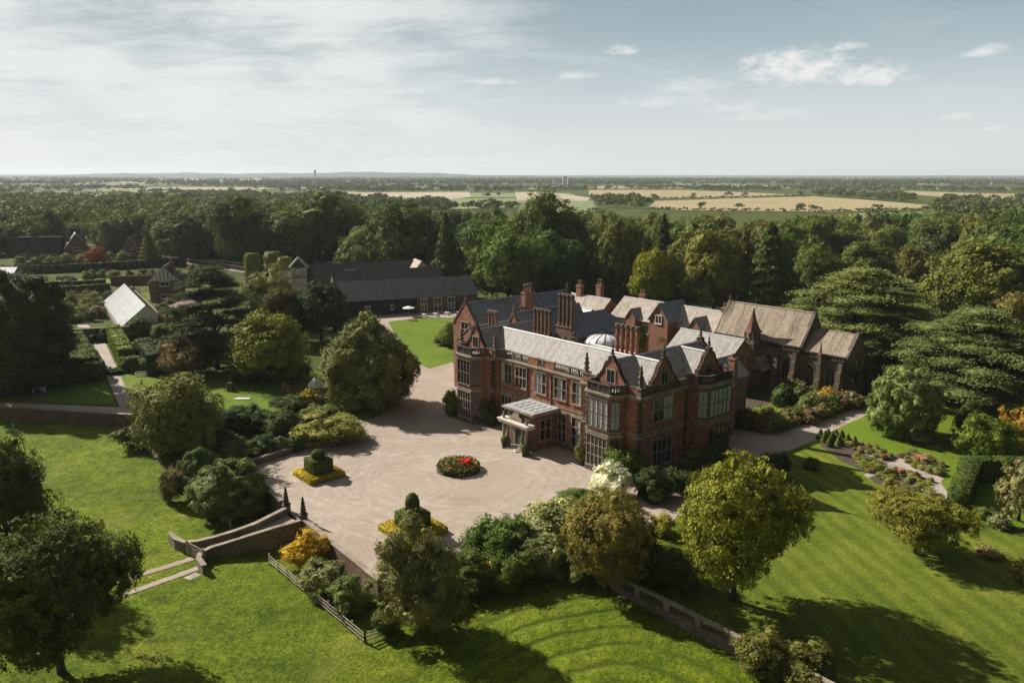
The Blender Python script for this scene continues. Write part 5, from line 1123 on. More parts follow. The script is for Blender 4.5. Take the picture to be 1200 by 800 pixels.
def trunk_mesh(name, seed, spread=.26, top=.62):
    r = random.Random(seed); m = MB(); m.tube([(0, 0, -.03), (.004, 0, .1), (r.uniform(-.02, .02), r.uniform(-.02, .02), .3), (r.uniform(-.03, .03), r.uniform(-.03, .03), top)], [.042, .028, .021, .008], 8)
    for k in range(7):
        g = k * 2.4 + r.random(); z = r.uniform(.18, .45); q = spread * r.uniform(.7, 1)
        m.tube([(0, 0, z), (q * .5 * math.cos(g), q * .5 * math.sin(g), z + .12), (q * math.cos(g), q * math.sin(g), z + r.uniform(.2, .32))], [.015, .010, .003], 5)
    me = bpy.data.meshes.new(name); me.from_pydata(m.v, [], m.f); me.materials.append(MATS['bark']); return me
K = {}
K['near'] = [lobe_crown('near_crown', 21, 60000, 70, .0095, (.075, .15), inner=.55, core=.40, ragged=.17, mid=.5, per=42), lobe_crown('near_crown', 22, 60000, 60, .0095, (.085, .16), inner=.55, core=.40, ragged=.19, mid=.5, per=42)]
K['mid'] = [lobe_crown('mid_crown', 31 + i, 26000, 46 + 6 * i, .0135, (.085, .165), (.34, .34, .40), .52, .62, core=.58, ragged=.15, per=36) for i in range(3)]
K['forest'] = [lobe_crown('wood_crown', 41 + i, 14000, 34 + 4 * i, .018, (.085, .175), (.34, .34, .40), .52, .66, core=.62, ragged=.14, per=36) for i in range(6)]
K['dome'] = [lobe_crown('dome_crown', 61 + i, 34000, 150, .011, (.05, .10), (.42, .42, .52), .40, .86, core=.8, ragged=.06, mid=.9) for i in range(3)]
K['shrub'] = [lobe_crown('shrub_leaves', 71 + i, 12000, 40, .019, (.10, .18), (.36, .36, .46), .42, .6, core=.7, ragged=.15) for i in range(3)]
K['small'] = [lobe_crown('bush_leaves', 81 + i, 1300, 16, .055, (.14, .24), (.32, .32, .4), .42, .6, core=.75, ragged=.2) for i in range(3)]
K['feather'] = [lobe_crown('feather_leaves', 91 + i, 15000, 60, .014, (.07, .14), (.36, .36, .46), .48, .4, core=.5, ragged=.35, drop=.25) for i in range(2)]
K['cedar'] = [cedar_crown('cedar_crown', 101, 75000, .0082), cedar_crown('cedar_crown', 102, 75000, .0082)]
K['pear'] = [lobe_crown('pear_crown', 131, 48000, 90, .0095, (.06, .12), (.36, .36, .47), .5, .6, core=.6, ragged=.10, drop=.12, mid=.7)]
K['conifer'] = [conifer_crown('conifer_crown', 111, 8000, .026), conifer_crown('conifer_crown', 112, 8000, .026, .6)]
K['flowers'] = [lobe_crown('flower_leaves', 121, 9000, 40, .020, (.10, .18), (.36, .36, .46), .42, .6, core=.7, ragged=.2, mat='flower')]
TR = [trunk_mesh('trunk', i) for i in range(4)]
_n = [0]
def inst(name, me, parent=None, color=None, mat=None):
    o = bpy.data.objects.new(name, me); COL.objects.link(o)
    if parent: o.parent = parent
    if color:
        k = .74 if max(color) > .118 else 1.0; o.color = (*[q * k for q in color], 1)
    return o
def vary(c, a=.16):
    k = 1 + rnd.uniform(-a, a); return (c[0] * k * (1 + rnd.uniform(-a, a) * .6), c[1] * k, c[2] * k * (1 + rnd.uniform(-a, a) * .8))
def tree(name, kind, t, color, label, group=None, cat='tree', lift=0.0, var=.0, low=.0):
    X, Y, z0, w, h = t; o = thing(name, label, cat, (X, Y, z0), rnd.uniform(0, 6.28), group); _n[0] += 1
    c = inst('crown', K[kind][_n[0] % len(K[kind])], o, vary(color, var) if var else color); c.scale = (w, w, h * (1 - low)); c.location = (0, 0, h * low)
    b = inst('trunk', TR[_n[0] % 4], o); s_ = min(w, h * .8); b.scale = (s_, s_, h); return o
def shrub(name, kind, t, color, label, group=None, cat='shrub', var=0.0):
    X, Y, z0, w, h = t; _n[0] += 1
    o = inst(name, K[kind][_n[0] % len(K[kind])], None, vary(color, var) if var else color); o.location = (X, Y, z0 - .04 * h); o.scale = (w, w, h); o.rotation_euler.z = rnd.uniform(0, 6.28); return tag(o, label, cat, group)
YEW = (.022, .034, .013); DARK = (.036, .05, .016); MID = (.062, .086, .018); OLIVE = (.09, .093, .034); LIME = (.14, .155, .022); CEDAR = (.05, .072, .042); BROWN = (.105, .072, .024); GREYG = (.105, .112, .06); WHITE = (.50, .50, .56); GOLD = (.42, .24, .025); LAUREL = (.040, .065, .016)
CLIP = []
# --- foreground and middle distance, each traced at its own place
tree('oak_tree', 'near', (-55.98, 81.26, -1.80, 9.67, 15.27), DARK, 'dark tree cut by the left edge, behind the biggest foreground tree')
tree('oak_tree', 'near', (-40.23, 63.05, -1.80, 13.31, 14.29), (.04, .052, .016), 'biggest dark tree in the bottom left corner of the field')
tree('pear_tree', 'pear', (-9.09, 69.87, -1.80, 8.23, 11.49), (.102, .098, .052), 'grey-green weeping tree at the forecourt corner in the foreground')
tree('maple_tree', 'near', (22.33, 72.71, 0.00, 12.85, 14.57), (.100, .104, .020), 'largest yellow-green tree turning gold on the right lawn')
tree('maple_tree', 'near', (45.81, 82.90, 0.00, 9.81, 7.23), (.102, .098, .024), 'smaller spreading yellow-green tree on the striped lawn')
tree('ornamental_tree', 'near', (10.00, 75.93, -0.60, 10.01, 10.33), (.100, .084, .030), 'round olive-brown tree beside the balustrade')
tree('holly_tree', 'dome', (-26.52, 141.83, 0.00, 17.00, 16.33), (.085, .092, .042), 'wide olive dome-shaped tree between lawns and drive')
tree('dome_tree', 'dome', (-98.71, 153.55, 0.00, 21.31, 22.25), (.032, .043, .016), 'huge dark dome-shaped tree at the left edge')
tree('dome_tree', 'dome', (64.59, 124.43, 0.00, 10.89, 11.31), (.085, .105, .045), 'rounded bushy tree beside the path at right of the chapel')
tree('cedar_tree', 'cedar', (-65.05, 169.45, 0.00, 21.93, 22.65), (.036, .052, .034), 'blue-dark cedar left of the barns')
tree('cedar_tree', 'cedar', (78.79, 175.92, 0.00, 34.13, 21.34), (.095, .11, .05), 'flat-tiered cedar directly behind the chapel')
tree('cedar_tree', 'cedar', (88.26, 145.79, 0.00, 27.77, 17.55), (.075, .095, .045), 'darker wide cedar right of the chapel behind the picket fence')
tree('yew_tree', 'mid', (-48.96, 198.75, 0.00, 15.67, 14.79), YEW, 'dark yew before the left half of the black barn')
tree('yew_tree', 'mid', (-57.66, 196.59, 0.00, 12.28, 14.00), (.055, .055, .016), 'brownish yew between cedar and dark yew')
tree('grey_tree', 'feather', (-66.93, 217.14, 0.00, 17.53, 16.76), GREYG, 'greyish feathery tree before the clock tower')
tree('golden_tree', 'mid', (-50.26, 158.49, 0.00, 17.17, 14.17), (.098, .104, .024), 'yellow-leaved low tree beside the cedar')
tree('magnolia_tree', 'mid', (-50.89, 115.50, -1.00, 13.53, 13.31), (.088, .092, .04), 'olive bushy tree above the left field fence')
tree('bay_tree', 'mid', (-67.97, 163.37, 0.00, 13.04, 8.18), (.09, .065, .03), 'reddish-leaved low tree below the cedar, left of the golden tree')
tree('woodland_edge_tree', 'mid', (170.61, 282.01, 0.00, 16.78, 19.87), (.07, .08, .026), 'green tree at the wood edge above the cedars at right')
tree('woodland_edge_tree', 'mid', (127.66, 281.63, 0.00, 19.82, 18.34), (.06, .075, .024), 'green tree directly behind the flat-tiered cedar')
tree('woodland_edge_tree', 'mid', (104.71, 267.64, 0.00, 17.41, 18.06), (.07, .085, .028), 'lighter green tree between tall conifer and cedar')
tree('woodland_edge_tree', 'mid', (146.67, 292.53, 0.00, 14.25, 15.87), (.085, .08, .03), 'olive tree at the wood edge left of the small yellow tree')
tree('small_tree', 'mid', (71.31, 112.53, 0.00, 7.39, 6.95), MID, 'small green tree right of the dome-shaped tree')
tree('autumn_tree', 'feather', (79.10, 117.85, 0.00, 6.12, 7.51), (.24, .16, .04), 'orange autumn tree at the right edge')
tree('grey_tree', 'feather', (63.00, 91.55, 0.00, 6.31, 8.06), (.15, .14, .08), 'thin pale tree at the right edge below the hedge')
tree('small_tree', 'mid', (74.58, 123.60, 0.00, 4.46, 5.82), DARK, 'dark bushy tree before the picket fence')
tree('courtyard_tree', 'mid', (36.71, 176.52, 0.00, 7.02, 7.58), (.055, .085, .02), 'green tree rising between house and service range')
tree('courtyard_tree', 'mid', (31.20, 183.50, 0.00, 4.05, 7.85), (.05, .08, .02), 'small green tree between dome and service range')
# the hero trees of the wood's edge
for nm, kd, t, c, lb in (
    ('beech_tree', 'mid', (36.62, 280.83, 0.00, 18.78, 28.73), (.075, .085, .03), 'big round tree in the wood behind the chimneys'),
    ('yew_tree', 'conifer', (53.54, 280.98, 0.00, 14.55, 28.15), YEW, 'dark pointed tree right of the big round tree'),
    ('lime_tree', 'mid', (45.15, 252.93, 0.00, 14.28, 18.22), (.14, .15, .018), 'bright yellow-green tree behind the service range'),
    ('ash_tree', 'mid', (64.38, 249.76, 0.00, 19.48, 24.42), (.10, .10, .032), 'pale olive tree left of the tall dark conifer'),
    ('fir_tree', 'conifer', (78.22, 240.37, 0.00, 20.82, 27.65), (.04, .055, .018), 'tall dark conifer behind the chapel roof'),
    ('fir_tree', 'conifer', (-22.78, 274.27, 0.00, 17.16, 28.97), (.045, .052, .022), 'tall dark conical tree right of the barns'),
    ('horse_chestnut_tree', 'mid', (-1.33, 266.75, 0.00, 25.96, 24.27), (.065, .092, .026), 'broad green tree right of the brick barn end'),
    ('horse_chestnut_tree', 'mid', (14.84, 302.84, 0.00, 29.29, 34.65), (.055, .07, .022), 'tall broad tree in the wood above the house'),
    ('oak_tree', 'mid', (138.99, 234.86, 0.00, 30.60, 22.31), (.07, .078, .022), 'large broad oak at the right behind the cedars'),
    ('birch_tree', 'feather', (136.18, 211.18, 0.00, 12.71, 12.64), (.14, .12, .05), 'pale brownish tree at the right edge above the cedars'),
    ('oak_tree', 'mid', (-89.49, 368.39, 0.00, 43.44, 32.93), (.055, .068, .022), 'very broad oak in the wood behind the clock tower'),
    ('oak_tree', 'mid', (-44.67, 328.11, 0.00, 32.45, 29.84), (.048, .062, .02), 'broad dark oak in the wood behind the barns'),
    ('ash_tree', 'mid', (-58.59, 336.58, 0.00, 30.45, 21.70), (.07, .09, .034), 'light green tree rising behind the barn ridge'),
    ('oak_tree', 'mid', (-123.39, 368.00, 0.00, 33.55, 31.36), (.05, .062, .022), 'round dark oak above the lane at left'),
    ('oak_tree', 'mid', (-155.38, 382.19, 0.00, 31.61, 23.68), (.05, .065, .024), 'round oak beside the lane, left of its neighbour'),
    ('golden_tree', 'conifer', (-168.60, 367.48, 0.00, 13.46, 16.58), (.12, .12, .02), 'yellowish upright tree left of the lane'),
    ('copper_tree', 'mid', (-189.74, 360.36, 0.00, 8.56, 9.34), (.22, .08, .04), 'red-leaved small tree before the gabled cottage'),
    ('yellow_tree', 'mid', (161.87, 311.60, 0.00, 7.43, 9.48), (.22, .19, .02), 'small bright yellow tree in the clearing at right'),
    ('small_tree', 'mid', (131.06, 237.75, 0.00, 10.63, 10.48), (.045, .06, .02), 'dark tree between the two cedars')):
    tree(nm, kd, t, c, lb)
for x_, y_, w_, h_, lb in (((-96.91, 294.80)[0], (-96.91, 294.80)[1], 6.0, 13.0, 'pale clipped column tree, leftmost of the row before the clock tower'), ((-87.92, 290.39)[0], (-87.92, 290.39)[1], 6.4, 14.0, 'tallest pale clipped column tree, second in the row'), ((-82.29, 286.09)[0], (-82.29, 286.09)[1], 5.6, 12.5, 'pale clipped column tree, third in the row'), ((-76.82, 281.90)[0], (-76.82, 281.90)[1], 4.6, 9.0, 'shortest pale clipped column tree, next to the clock tower')):
    CLIP.append((x_, y_, w_, h_, lb))
# --- shrubs
for kd, s, c, lb in (
    ('dome', (-37.51, 98.12, -1.50, 10.20, 6.90), (.062, .082, .034), 'largest dark rhododendron mound beside the bridge'),
    ('dome', (-43.61, 104.10, -1.50, 6.82, 6.31), (.055, .075, .03), 'tall rhododendron behind the largest mound'),
    ('dome', (-41.32, 112.98, -1.00, 6.83, 3.91), (.058, .078, .03), 'rhododendron mound midway along the bank'),
    ('dome', (-50.43, 114.67, -1.50, 7.07, 4.90), (.04, .056, .022), 'dark rhododendron below the olive bushy tree'),
    ('dome', (-45.58, 117.69, -1.00, 7.10, 4.10), (.034, .05, .02), 'dark rhododendron between olive bushy tree and mounds'),
    ('shrub', (-50.65, 128.44, -0.80, 7.26, 4.95), (.03, .045, .018), 'dark shrub right of the olive bushy tree'),
    ('dome', (-38.23, 115.75, -0.50, 5.53, 3.37), (.036, .054, .02), 'rounded dark shrub at the far end of the bank'),
    ('dome', (-35.86, 116.21, -0.20, 3.17, 2.65), (.11, .11, .07), 'small grey-green ball shrub by the stone wall'),
    ('dome', (-33.80, 116.87, -0.20, 2.92, 2.45), (.035, .055, .02), 'small dark ball shrub by the stone wall'),
    ('shrub', (-44.95, 127.85, -0.40, 8.67, 4.35), YEW, 'dark yew shrub above the rhododendrons'),
    ('shrub', (-38.14, 125.24, -0.30, 7.09, 4.22), DARK, 'dark shrub behind the two ball shrubs'),
    ('shrub', (-29.41, 121.11, 0.00, 10.99, 4.96), (.17, .17, .06), 'wide pale variegated bush at the edge of the gravel'),
    ('shrub', (-33.42, 131.16, 0.00, 6.36, 3.12), (.10, .12, .05), 'grey-green shrub behind the pale variegated bush'),
    ('shrub', (-54.20, 159.80, 0.00, 8.20, 4.61), DARK, 'dark shrub under the left side of the yellow-leaved low tree'),
    ('shrub', (-45.95, 158.92, 0.00, 9.22, 5.15), (.05, .065, .02), 'green shrub under the right side of the yellow-leaved low tree'),
    ('shrub', (-40.31, 138.16, 0.00, 6.83, 2.65), DARK, 'low dark shrub on the edge of the garden lawn'),
    ('small', (-38.05, 141.55, 0.00, 4.77, 2.96), (.20, .15, .03), 'yellow-tinged low bush before the round summer house'),
    ('shrub', (-60.40, 122.72, -1.40, 7.52, 4.57), (.06, .07, .028), 'shrub at the foot of the left wall'),
    ('shrub', (-46.09, 101.74, -1.60, 3.99, 4.59), (.10, .085, .06), 'dry greyish shrub on the field fence'),
    ('small', (-33.80, 96.37, -1.20, 3.57, 1.91), (.11, .13, .03), 'small pale bush tucked behind the bridge parapet'),
    ('flowers', (-23.49, 83.49, -1.70, 5.68, 3.97), (.36, .24, .03), 'bright golden-orange bush in the moat beside the bridge'),
    ('shrub', (-20.02, 77.31, -1.70, 5.12, 3.28), GREYG, 'grey-green shrub in the moat below the golden bush'),
    ('shrub', (-16.44, 73.99, -1.70, 4.92, 3.39), (.055, .072, .024), 'dark green shrub beside the grey-green one in the moat'),
    ('shrub', (-12.37, 69.86, -1.70, 3.17, 2.79), DARK, 'dark low shrub at the foot of the weeping tree'),
    ('shrub', (-1.80, 82.38, -0.60, 7.92, 4.90), LAUREL, 'dark laurel at the edge of the gravel in the foreground'),
    ('shrub', (-4.11, 78.21, -1.40, 6.46, 3.92), (.045, .06, .018), 'dark laurel nearest the field, right of the weeping tree'),
    ('shrub', (1.83, 80.83, -1.20, 5.89, 4.74), (.05, .065, .02), 'dark laurel between the variegated shrubs'),
    ('shrub', (-8.36, 76.00, -1.60, 5.13, 3.38), (.042, .058, .018), 'dark laurel behind the weeping tree'),
    ('shrub', (7.17, 78.38, -1.40, 5.09, 3.97), (.045, .055, .02), 'dark shrub at the foot of the olive-brown tree'),
    ('shrub', (10.54, 77.82, -0.60, 4.59, 3.50), (.04, .055, .018), 'dark shrub between olive-brown tree and balustrade'),
    ('shrub', (0.03, 78.05, -1.40, 5.16, 4.12), (.05, .07, .018), 'laurel with yellow tips in the foreground'),
    ('small', (-1.83, 79.25, 0.50, 3.35, 1.18), (.30, .27, .03), 'small yellow-flowered bush on the foreground bank'),
    ('shrub', (4.84, 86.34, -0.20, 8.86, 5.25), (.20, .21, .12), 'large white-variegated shrub at the gravel edge'),
    ('shrub', (3.78, 80.04, -1.20, 5.28, 4.45), (.13, .14, .075), 'lower variegated shrub beside the olive-brown tree'),
    ('shrub', (8.59, 95.89, 0.00, 6.09, 1.97), LAUREL, 'low laurel along the gravel below the white bush'),
    ('flowers', (13.14, 99.50, 0.00, 5.72, 4.65), WHITE, 'white-flowering shrub by the bay window'),
    ('shrub', (16.12, 106.11, 0.00, 6.07, 4.74), (.06, .085, .022), 'green shrub against the corner of the house'),
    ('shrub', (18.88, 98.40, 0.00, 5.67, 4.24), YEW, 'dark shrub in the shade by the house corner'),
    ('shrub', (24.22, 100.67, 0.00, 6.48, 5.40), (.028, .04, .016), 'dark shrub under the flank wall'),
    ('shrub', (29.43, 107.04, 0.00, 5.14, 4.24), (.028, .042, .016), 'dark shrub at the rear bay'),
    ('shrub', (17.92, 87.60, 0.00, 3.26, 2.58), (.17, .16, .03), 'yellow-green bush beside the largest gold-turning tree'),
    ('shrub', (13.85, 77.19, -0.20, 5.64, 6.65), (.036, .046, .016), 'large dark shrub behind the balustrade end'),
    ('shrub', (17.65, 75.67, 0.00, 6.07, 3.85), (.032, .042, .015), 'dark shrub beneath the largest yellow-green tree'),
    ('shrub', (-10.52, 136.11, 0.00, 3.98, 4.52), (.06, .078, .026), 'clipped shrub at the left corner of the house'),
    ('shrub', (-15.03, 193.54, 0.00, 6.63, 7.00), (.085, .10, .03), 'leafy shrub on the lawn by the left gable'),
    ('shrub', (-17.20, 194.91, 0.00, 5.17, 2.42), (.06, .05, .03), 'low dark shrub before the leafy one on the lawn'),
    ('shrub', (21.87, 61.77, -0.30, 4.71, 3.51), (.07, .07, .024), 'olive shrub at the lower end of the balustrade'),
    ('shrub', (25.40, 60.88, -0.30, 5.90, 3.11), (.06, .062, .022), 'large olive shrub at the bottom edge right of the balustrade'),
    ('shrub', (58.90, 92.15, 0.00, 2.67, 1.79), (.07, .095, .03), 'green rounded bush below the clipped hedge'),
    ('small', (59.77, 89.95, 0.00, 3.13, 1.60), (.10, .11, .06), 'grey-leaved low bush below the clipped hedge'),
    ('shrub', (69.76, 118.37, 0.00, 3.23, 2.99), (.13, .11, .085), 'purplish-grey bush right of the dome-shaped tree'),
    ('small', (66.07, 120.99, 0.00, 3.84, 1.65), (.13, .14, .10), 'pale grey bush at the foot of the dome-shaped tree'),
    ('small', (53.67, 76.13, 0.00, 2.78, 3.19), (.14, .12, .05), 'dry low bush at the right edge of the lawn'),
    ('small', (53.88, 82.77, 0.00, 3.58, 0.80), (.10, .09, .05), 'low heathery bush on the lawn edge at right'),
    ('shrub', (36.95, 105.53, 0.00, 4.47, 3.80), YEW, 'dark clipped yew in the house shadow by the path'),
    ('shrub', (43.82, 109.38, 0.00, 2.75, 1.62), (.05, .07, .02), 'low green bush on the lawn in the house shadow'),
    ('shrub', (10.29, 111.48, 0.00, 2.29, 3.90), (.12, .12, .06), 'pale climber against the wall beside the right bay'),
    ('shrub', (-3.93, 130.00, 0.00, 3.23, 4.57), (.03, .045, .018), 'dark creeper bush in the angle beside the left bay'),
    ('shrub', (-97.45, 203.20, 0.00, 6.27, 5.17), (.05, .065, .024), 'green climber shrub on the wall before the greenhouse'),
    ('shrub', (-105.11, 198.31, 0.00, 4.82, 3.42), (.035, .048, .018), 'dark shrub at the end of the flag path'),
    ('shrub', (-90.62, 201.25, 0.00, 6.66, 4.16), (.075, .08, .035), 'olive shrub between greenhouse wall and cedar'),
    ('shrub', (-84.20, 183.06, 0.00, 4.87, 3.49), (.09, .11, .035), 'pale green shrub behind the clipped hedges'),
    ('shrub', (-85.84, 165.27, 0.00, 4.78, 1.55), DARK, 'low dark planting beside the flag path')):
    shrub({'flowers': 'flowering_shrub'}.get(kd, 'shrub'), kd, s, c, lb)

def leafy(name, mb, color, size, dens, mat='clipped_leaf', fuzz=.6, parent=None):
    """close-clipped foliage: a solid body clothed in small leaf sprays"""
    V0 = np.array(mb.v); tri = []
    for f in mb.f:
        for i in range(1, len(f) - 1): tri.append((f[0], f[i], f[i + 1]))
    tri = np.array(tri); a, b, c = V0[tri[:, 0]], V0[tri[:, 1]], V0[tri[:, 2]]; cr_ = np.cross(b - a, c - a); ar = np.linalg.norm(cr_, axis=1) / 2
    cen = V0.mean(0); nm = unitv(cr_); sg = np.sign(((a + b + c) / 3 - cen)[:, :] * nm).sum(1); nm = nm * np.where(((a + b + c) / 3 - cen).__mul__(nm).sum(1) < 0, -1, 1)[:, None]
    n = int(min(40000, ar.sum() * dens)); i = rng.choice(len(tri), n, p=ar / ar.sum()); u_, v_ = rng.uniform(0, 1, n), rng.uniform(0, 1, n); fl = u_ + v_ > 1; u_[fl], v_[fl] = 1 - u_[fl], 1 - v_[fl]
    P = a[i] + (b - a)[i] * u_[:, None] + (c - a)[i] * v_[:, None] + nm[i] * rng.normal(0, size * .35, (n, 1)); N_ = unitv(nm[i] + rand_dirs(n) * fuzz)
    me = leaf_mesh(name, P, N_, size, mat, (V0, tri)); return inst(name, me, parent, color)
def hedge(label, pts, w, h, color, size=.22, dens=22, name='clipped_hedge', z=0):
    m = MB(); o0 = pts[0]
    for a, b in zip(pts, pts[1:]):
        u, n, L = unit(a, b); k = max(1, int(L / 3))
        for j in range(k): m.obox((a[0] - o0[0], a[1] - o0[1]), u, n, L * j / k - (w / 2 if j == 0 else 0), L * (j + 1) / k + (w / 2 if j == k - 1 else 0), -w / 2, w / 2, 0, h * rnd.uniform(.97, 1.03))
    o = leafy(name, m, color, size, dens); o.location = (*o0, z); return tag(o, label, 'hedge')
HG = (.034, .048, .015)
hedge('dark yew hedge with sharp corner in the right garden', [(77.67, 105.08), (64.53, 105.04), (57.08, 94.59)], 2.4, 3.1, HG, .14, 40)
hedge('tall clipped hedge left of the flag path', [(-107.06, 188.29), (-90.91, 163.25)], 5.0, 4.2, (.05, .068, .016))
hedge('dark hedge block under the huge dome tree', [(-94.59, 157.58), (-87.61, 160.39)], 4, 3.6, HG)
hedge('tall pale-topped hedge right of the flag path', [(-100.80, 196.32), (-85.66, 170.92)], 3.0, 4.4, (.075, .10, .02))
hedge('clipped hedge behind the white bench', [(-83.61, 167.79), (-76.98, 166.30)], 3.0, 3.2, (.045, .062, .016))
hedge('dark clipped hedge beside the red-leaved low tree', [(-85.46, 179.27), (-76.50, 164.80)], 3.4, 4.6, YEW)
hedge('tall clipped hedge along the far side of the walled garden', [(-223.28, 331.95), (-188.22, 347.36), (-154.63, 371.18)], 2.2, 3.4, HG, .35, 9)
hedge('clipped hedge in front of the far cottages', [(-221.25, 353.39), (-207.35, 367.04)], 2.5, 2.4, HG, .35, 9)
hedge('flat-topped dark hedge before the gabled cottage', [(-210.35, 389.24), (-196.65, 397.42)], 3, 2.4, HG, .35, 9)
hedge('long dark hedge inside the walled garden', [(-163.83, 273.05), (-145.64, 281.30)], 2.4, 3.4, HG, .3, 12)
hedge('clipped yew hedge along the wall behind the greenhouse', [(-169.08, 287.47), (-153.75, 294.27)], 2.4, 3.2, HG, .3, 12)
for x_, y_, w_, h_, lb in CLIP:
    o = leafy('clipped_column_tree', MB().lathe(0, 0, [(w_ * .44, 0), (w_ * .5, h_ * .3), (w_ * .5, h_ * .9), (w_ * .40, h_), (.1, h_ * 1.02)], 12), (.125, .14, .05), .40, 7); o.location = (x_, y_, 0); tag(o, lb, 'tree', 'clipped column trees')
# topiary on the forecourt, each in its golden bed
def topiary(label, c, side, hh, knob, bedlabel, bside, bcol):
    t = thing('topiary_yew', label, 'topiary', (*c, .35), H_ROT); m = MB().box(-side / 2, -side / 2, -.2, side / 2, side / 2, hh); leafy('clipped_base', m, HG, .10, 90, parent=t)
    r_, z0, z1 = knob; leafy('clipped_top', MB().lathe(0, 0, [(r_ * .75, z0), (r_, z0 + (z1 - z0) * .3), (r_, z0 + (z1 - z0) * .6), (r_ * .8, z0 + (z1 - z0) * .82), (r_ * .4, z1 - .05), (.05, z1)], 14), HG, .09, 110, parent=t)
    m = MB(); e = bside / 2; i_ = side / 2 + .05
    for q in ((-e, -e, e, -i_), (-e, i_, e, e), (-e, -i_, -i_, i_), (i_, -i_, e, i_)): m.box(q[0], q[1], 0, q[2], q[3], .75)
    b = leafy('golden_flower_bed', m, bcol, .11, 90, 'flower', .9); b.location = (*c, .0); b.rotation_euler.z = H_ROT; tag(b, bedlabel, 'flower bed')
topiary('clipped yew block with low ball beside the stone wall', (-27.48, 106.33), 3.0, 2.3, (.95, 2.2, 3.6), 'square golden bed around the farther topiary', 5.4, (.30, .235, .04))
topiary('clipped yew block with tall egg-shaped top near the foreground', (-11.90, 88.44), 3.1, 2.2, (.85, 2.0, 4.5), 'square golden bed around the nearer egg-topped topiary', 6.0, (.32, .25, .04))
for p in POTS: o = leafy('clipped_ball', MB().lathe(0, 0, [(.2, .7), (.55, .95), (.62, 1.3), (.5, 1.65), (.1, 1.85)], 12), (.03, .05, .014), .07, 150, parent=p)
# round flower bed in the middle of the gravel
fb = thing('round_flower_bed', 'round bed of red flowers and dark foliage in the middle of the gravel', 'flower bed', (*(-7.80, 108.74), .004)); MB().lathe(0, 0, [(3.2, 0), (3.1, .16), (2.4, .4), (.5, .6)], 26).build('bed', 'soil', fb)
def spots(n, R0, zf, sz, colr, nm, mat='flower', off=(0, 0), r2=.0):
    g = rng.uniform(0, 6.28, n); q = np.sqrt(rng.uniform(r2, 1, n)) * R0; P = np.stack([q * np.cos(g) + off[0], q * np.sin(g) + off[1], np.zeros(n)], 1); P[:, 2] = zf(np.hypot(P[:, 0], P[:, 1])) * rng.uniform(.55, 1.1, n)
    return inst(nm, leaf_mesh(nm, P, unitv(np.array([[0, 0, 1.]]) + rand_dirs(n) * .9), sz, mat), fb, colr)
mound = lambda r: 1.35 - .06 * r ** 2 + .25 * np.sin(r * 5)
spots(2600, 3.15, mound, .17, (.05, .07, .02), 'foliage', 'leaf'); spots(260, .8, lambda r: mound(r) + .25, .16, (.62, .03, .02), 'red_flowers', off=(1.1, -.4)); spots(230, 2.9, lambda r: mound(r) + .15, .12, (.42, .10, .10), 'pink_flowers')
spots(230, 2.4, lambda r: mound(r) + .25, .075, (.22, .20, .36), 'blue_flowers', off=(-.3, .5)); spots(230, 2.7, lambda r: mound(r) + .1, .09, (.40, .24, .10), 'orange_flowers', off=(.3, -.6)); spots(300, 3.1, mound, .14, (.14, .045, .04), 'bronze_foliage')
# gate piers with carved obelisks
for p, lb in (((-28.61, 93.80), 'dark carved obelisk on the farther gate pier of the bridge'), ((-25.66, 90.79), 'dark carved obelisk on the nearer gate pier of the bridge')):
    t = thing('gate_pier', lb, 'gate pier', (*p, -.3)); MB().box(-.42, -.42, 0, .42, .42, 1.25).box(-.5, -.5, 1.25, .5, .5, 1.42).build('pier', 'dark_stone', t)
    MB().lathe(0, 0, [(.40, 1.42), (.44, 1.6), (.30, 1.7), (.40, 1.95), (.27, 2.1), (.34, 2.4), (.22, 2.55), (.27, 2.9), (.15, 3.05), (.18, 3.3), (.04, 3.75)], 7).build('obelisk', 'black_stone', t)
# clipped cones beside the rose garden
for i, (x, y, r_, h_) in enumerate(((961,514,.45,1.3), (966,518,.5,1.5), (970,512,.5,1.6), (975,518,.55,1.7), (979,510,.55,2.0), (986,516,.55,1.9), (983,521,.5,1.5), (993,519,.5,1.6), (1000,524,.55,1.9), (972,523,.5,1.3))):
    pass
CONES = [(50.18, 122.65), (50.23, 120.97), (51.77, 123.51), (51.46, 120.98), (53.03, 123.52), (53.31, 121.82), (51.90, 119.34), (53.76, 120.57), (54.00, 118.55), (50.25, 118.93)]
for i, p in enumerate(CONES):
    h_ = rnd.uniform(1.4, 2.1); o = leafy('clipped_cone', MB().lathe(0, 0, [(.62, 0), (.66, .3), (.36, h_ * .65), (.04, h_)], 10), (.04, .05, .018), .10, 80); o.location = (*p, .012); tag(o, 'small clipped cone shrub in the cluster beside the path', 'topiary', 'clipped cones beside the path')
def scatter(poly, n, mind, keepout=()):
    xs = [p[0] for p in poly]; ys = [p[1] for p in poly]; out = []; tries = 0
    while len(out) < n and tries < n * 60:
        tries += 1; x, y = rnd.uniform(min(xs), max(xs)), rnd.uniform(min(ys), max(ys))
        if inside(x, y, poly) and not any(inside(x, y, k) for k in keepout) and all((x - a) ** 2 + (y - b) ** 2 > mind ** 2 for a, b in out): out.append((x, y))
    return out
ROSES = [[(52.64, 123.95), (55.56, 119.36), (57.98, 114.69), (56.43, 112.48), (53.36, 117.36), (52.50, 120.16)], [(59.55, 114.70), (62.40, 116.23), (64.27, 110.37), (60.87, 106.31), (58.13, 110.70)], [(52.30, 113.93), (54.93, 110.34), (51.41, 106.94), (51.01, 108.27)], [(55.95, 109.31), (59.37, 104.39), (57.14, 101.91), (53.36, 100.41), (50.84, 104.04), (52.63, 106.94)]]
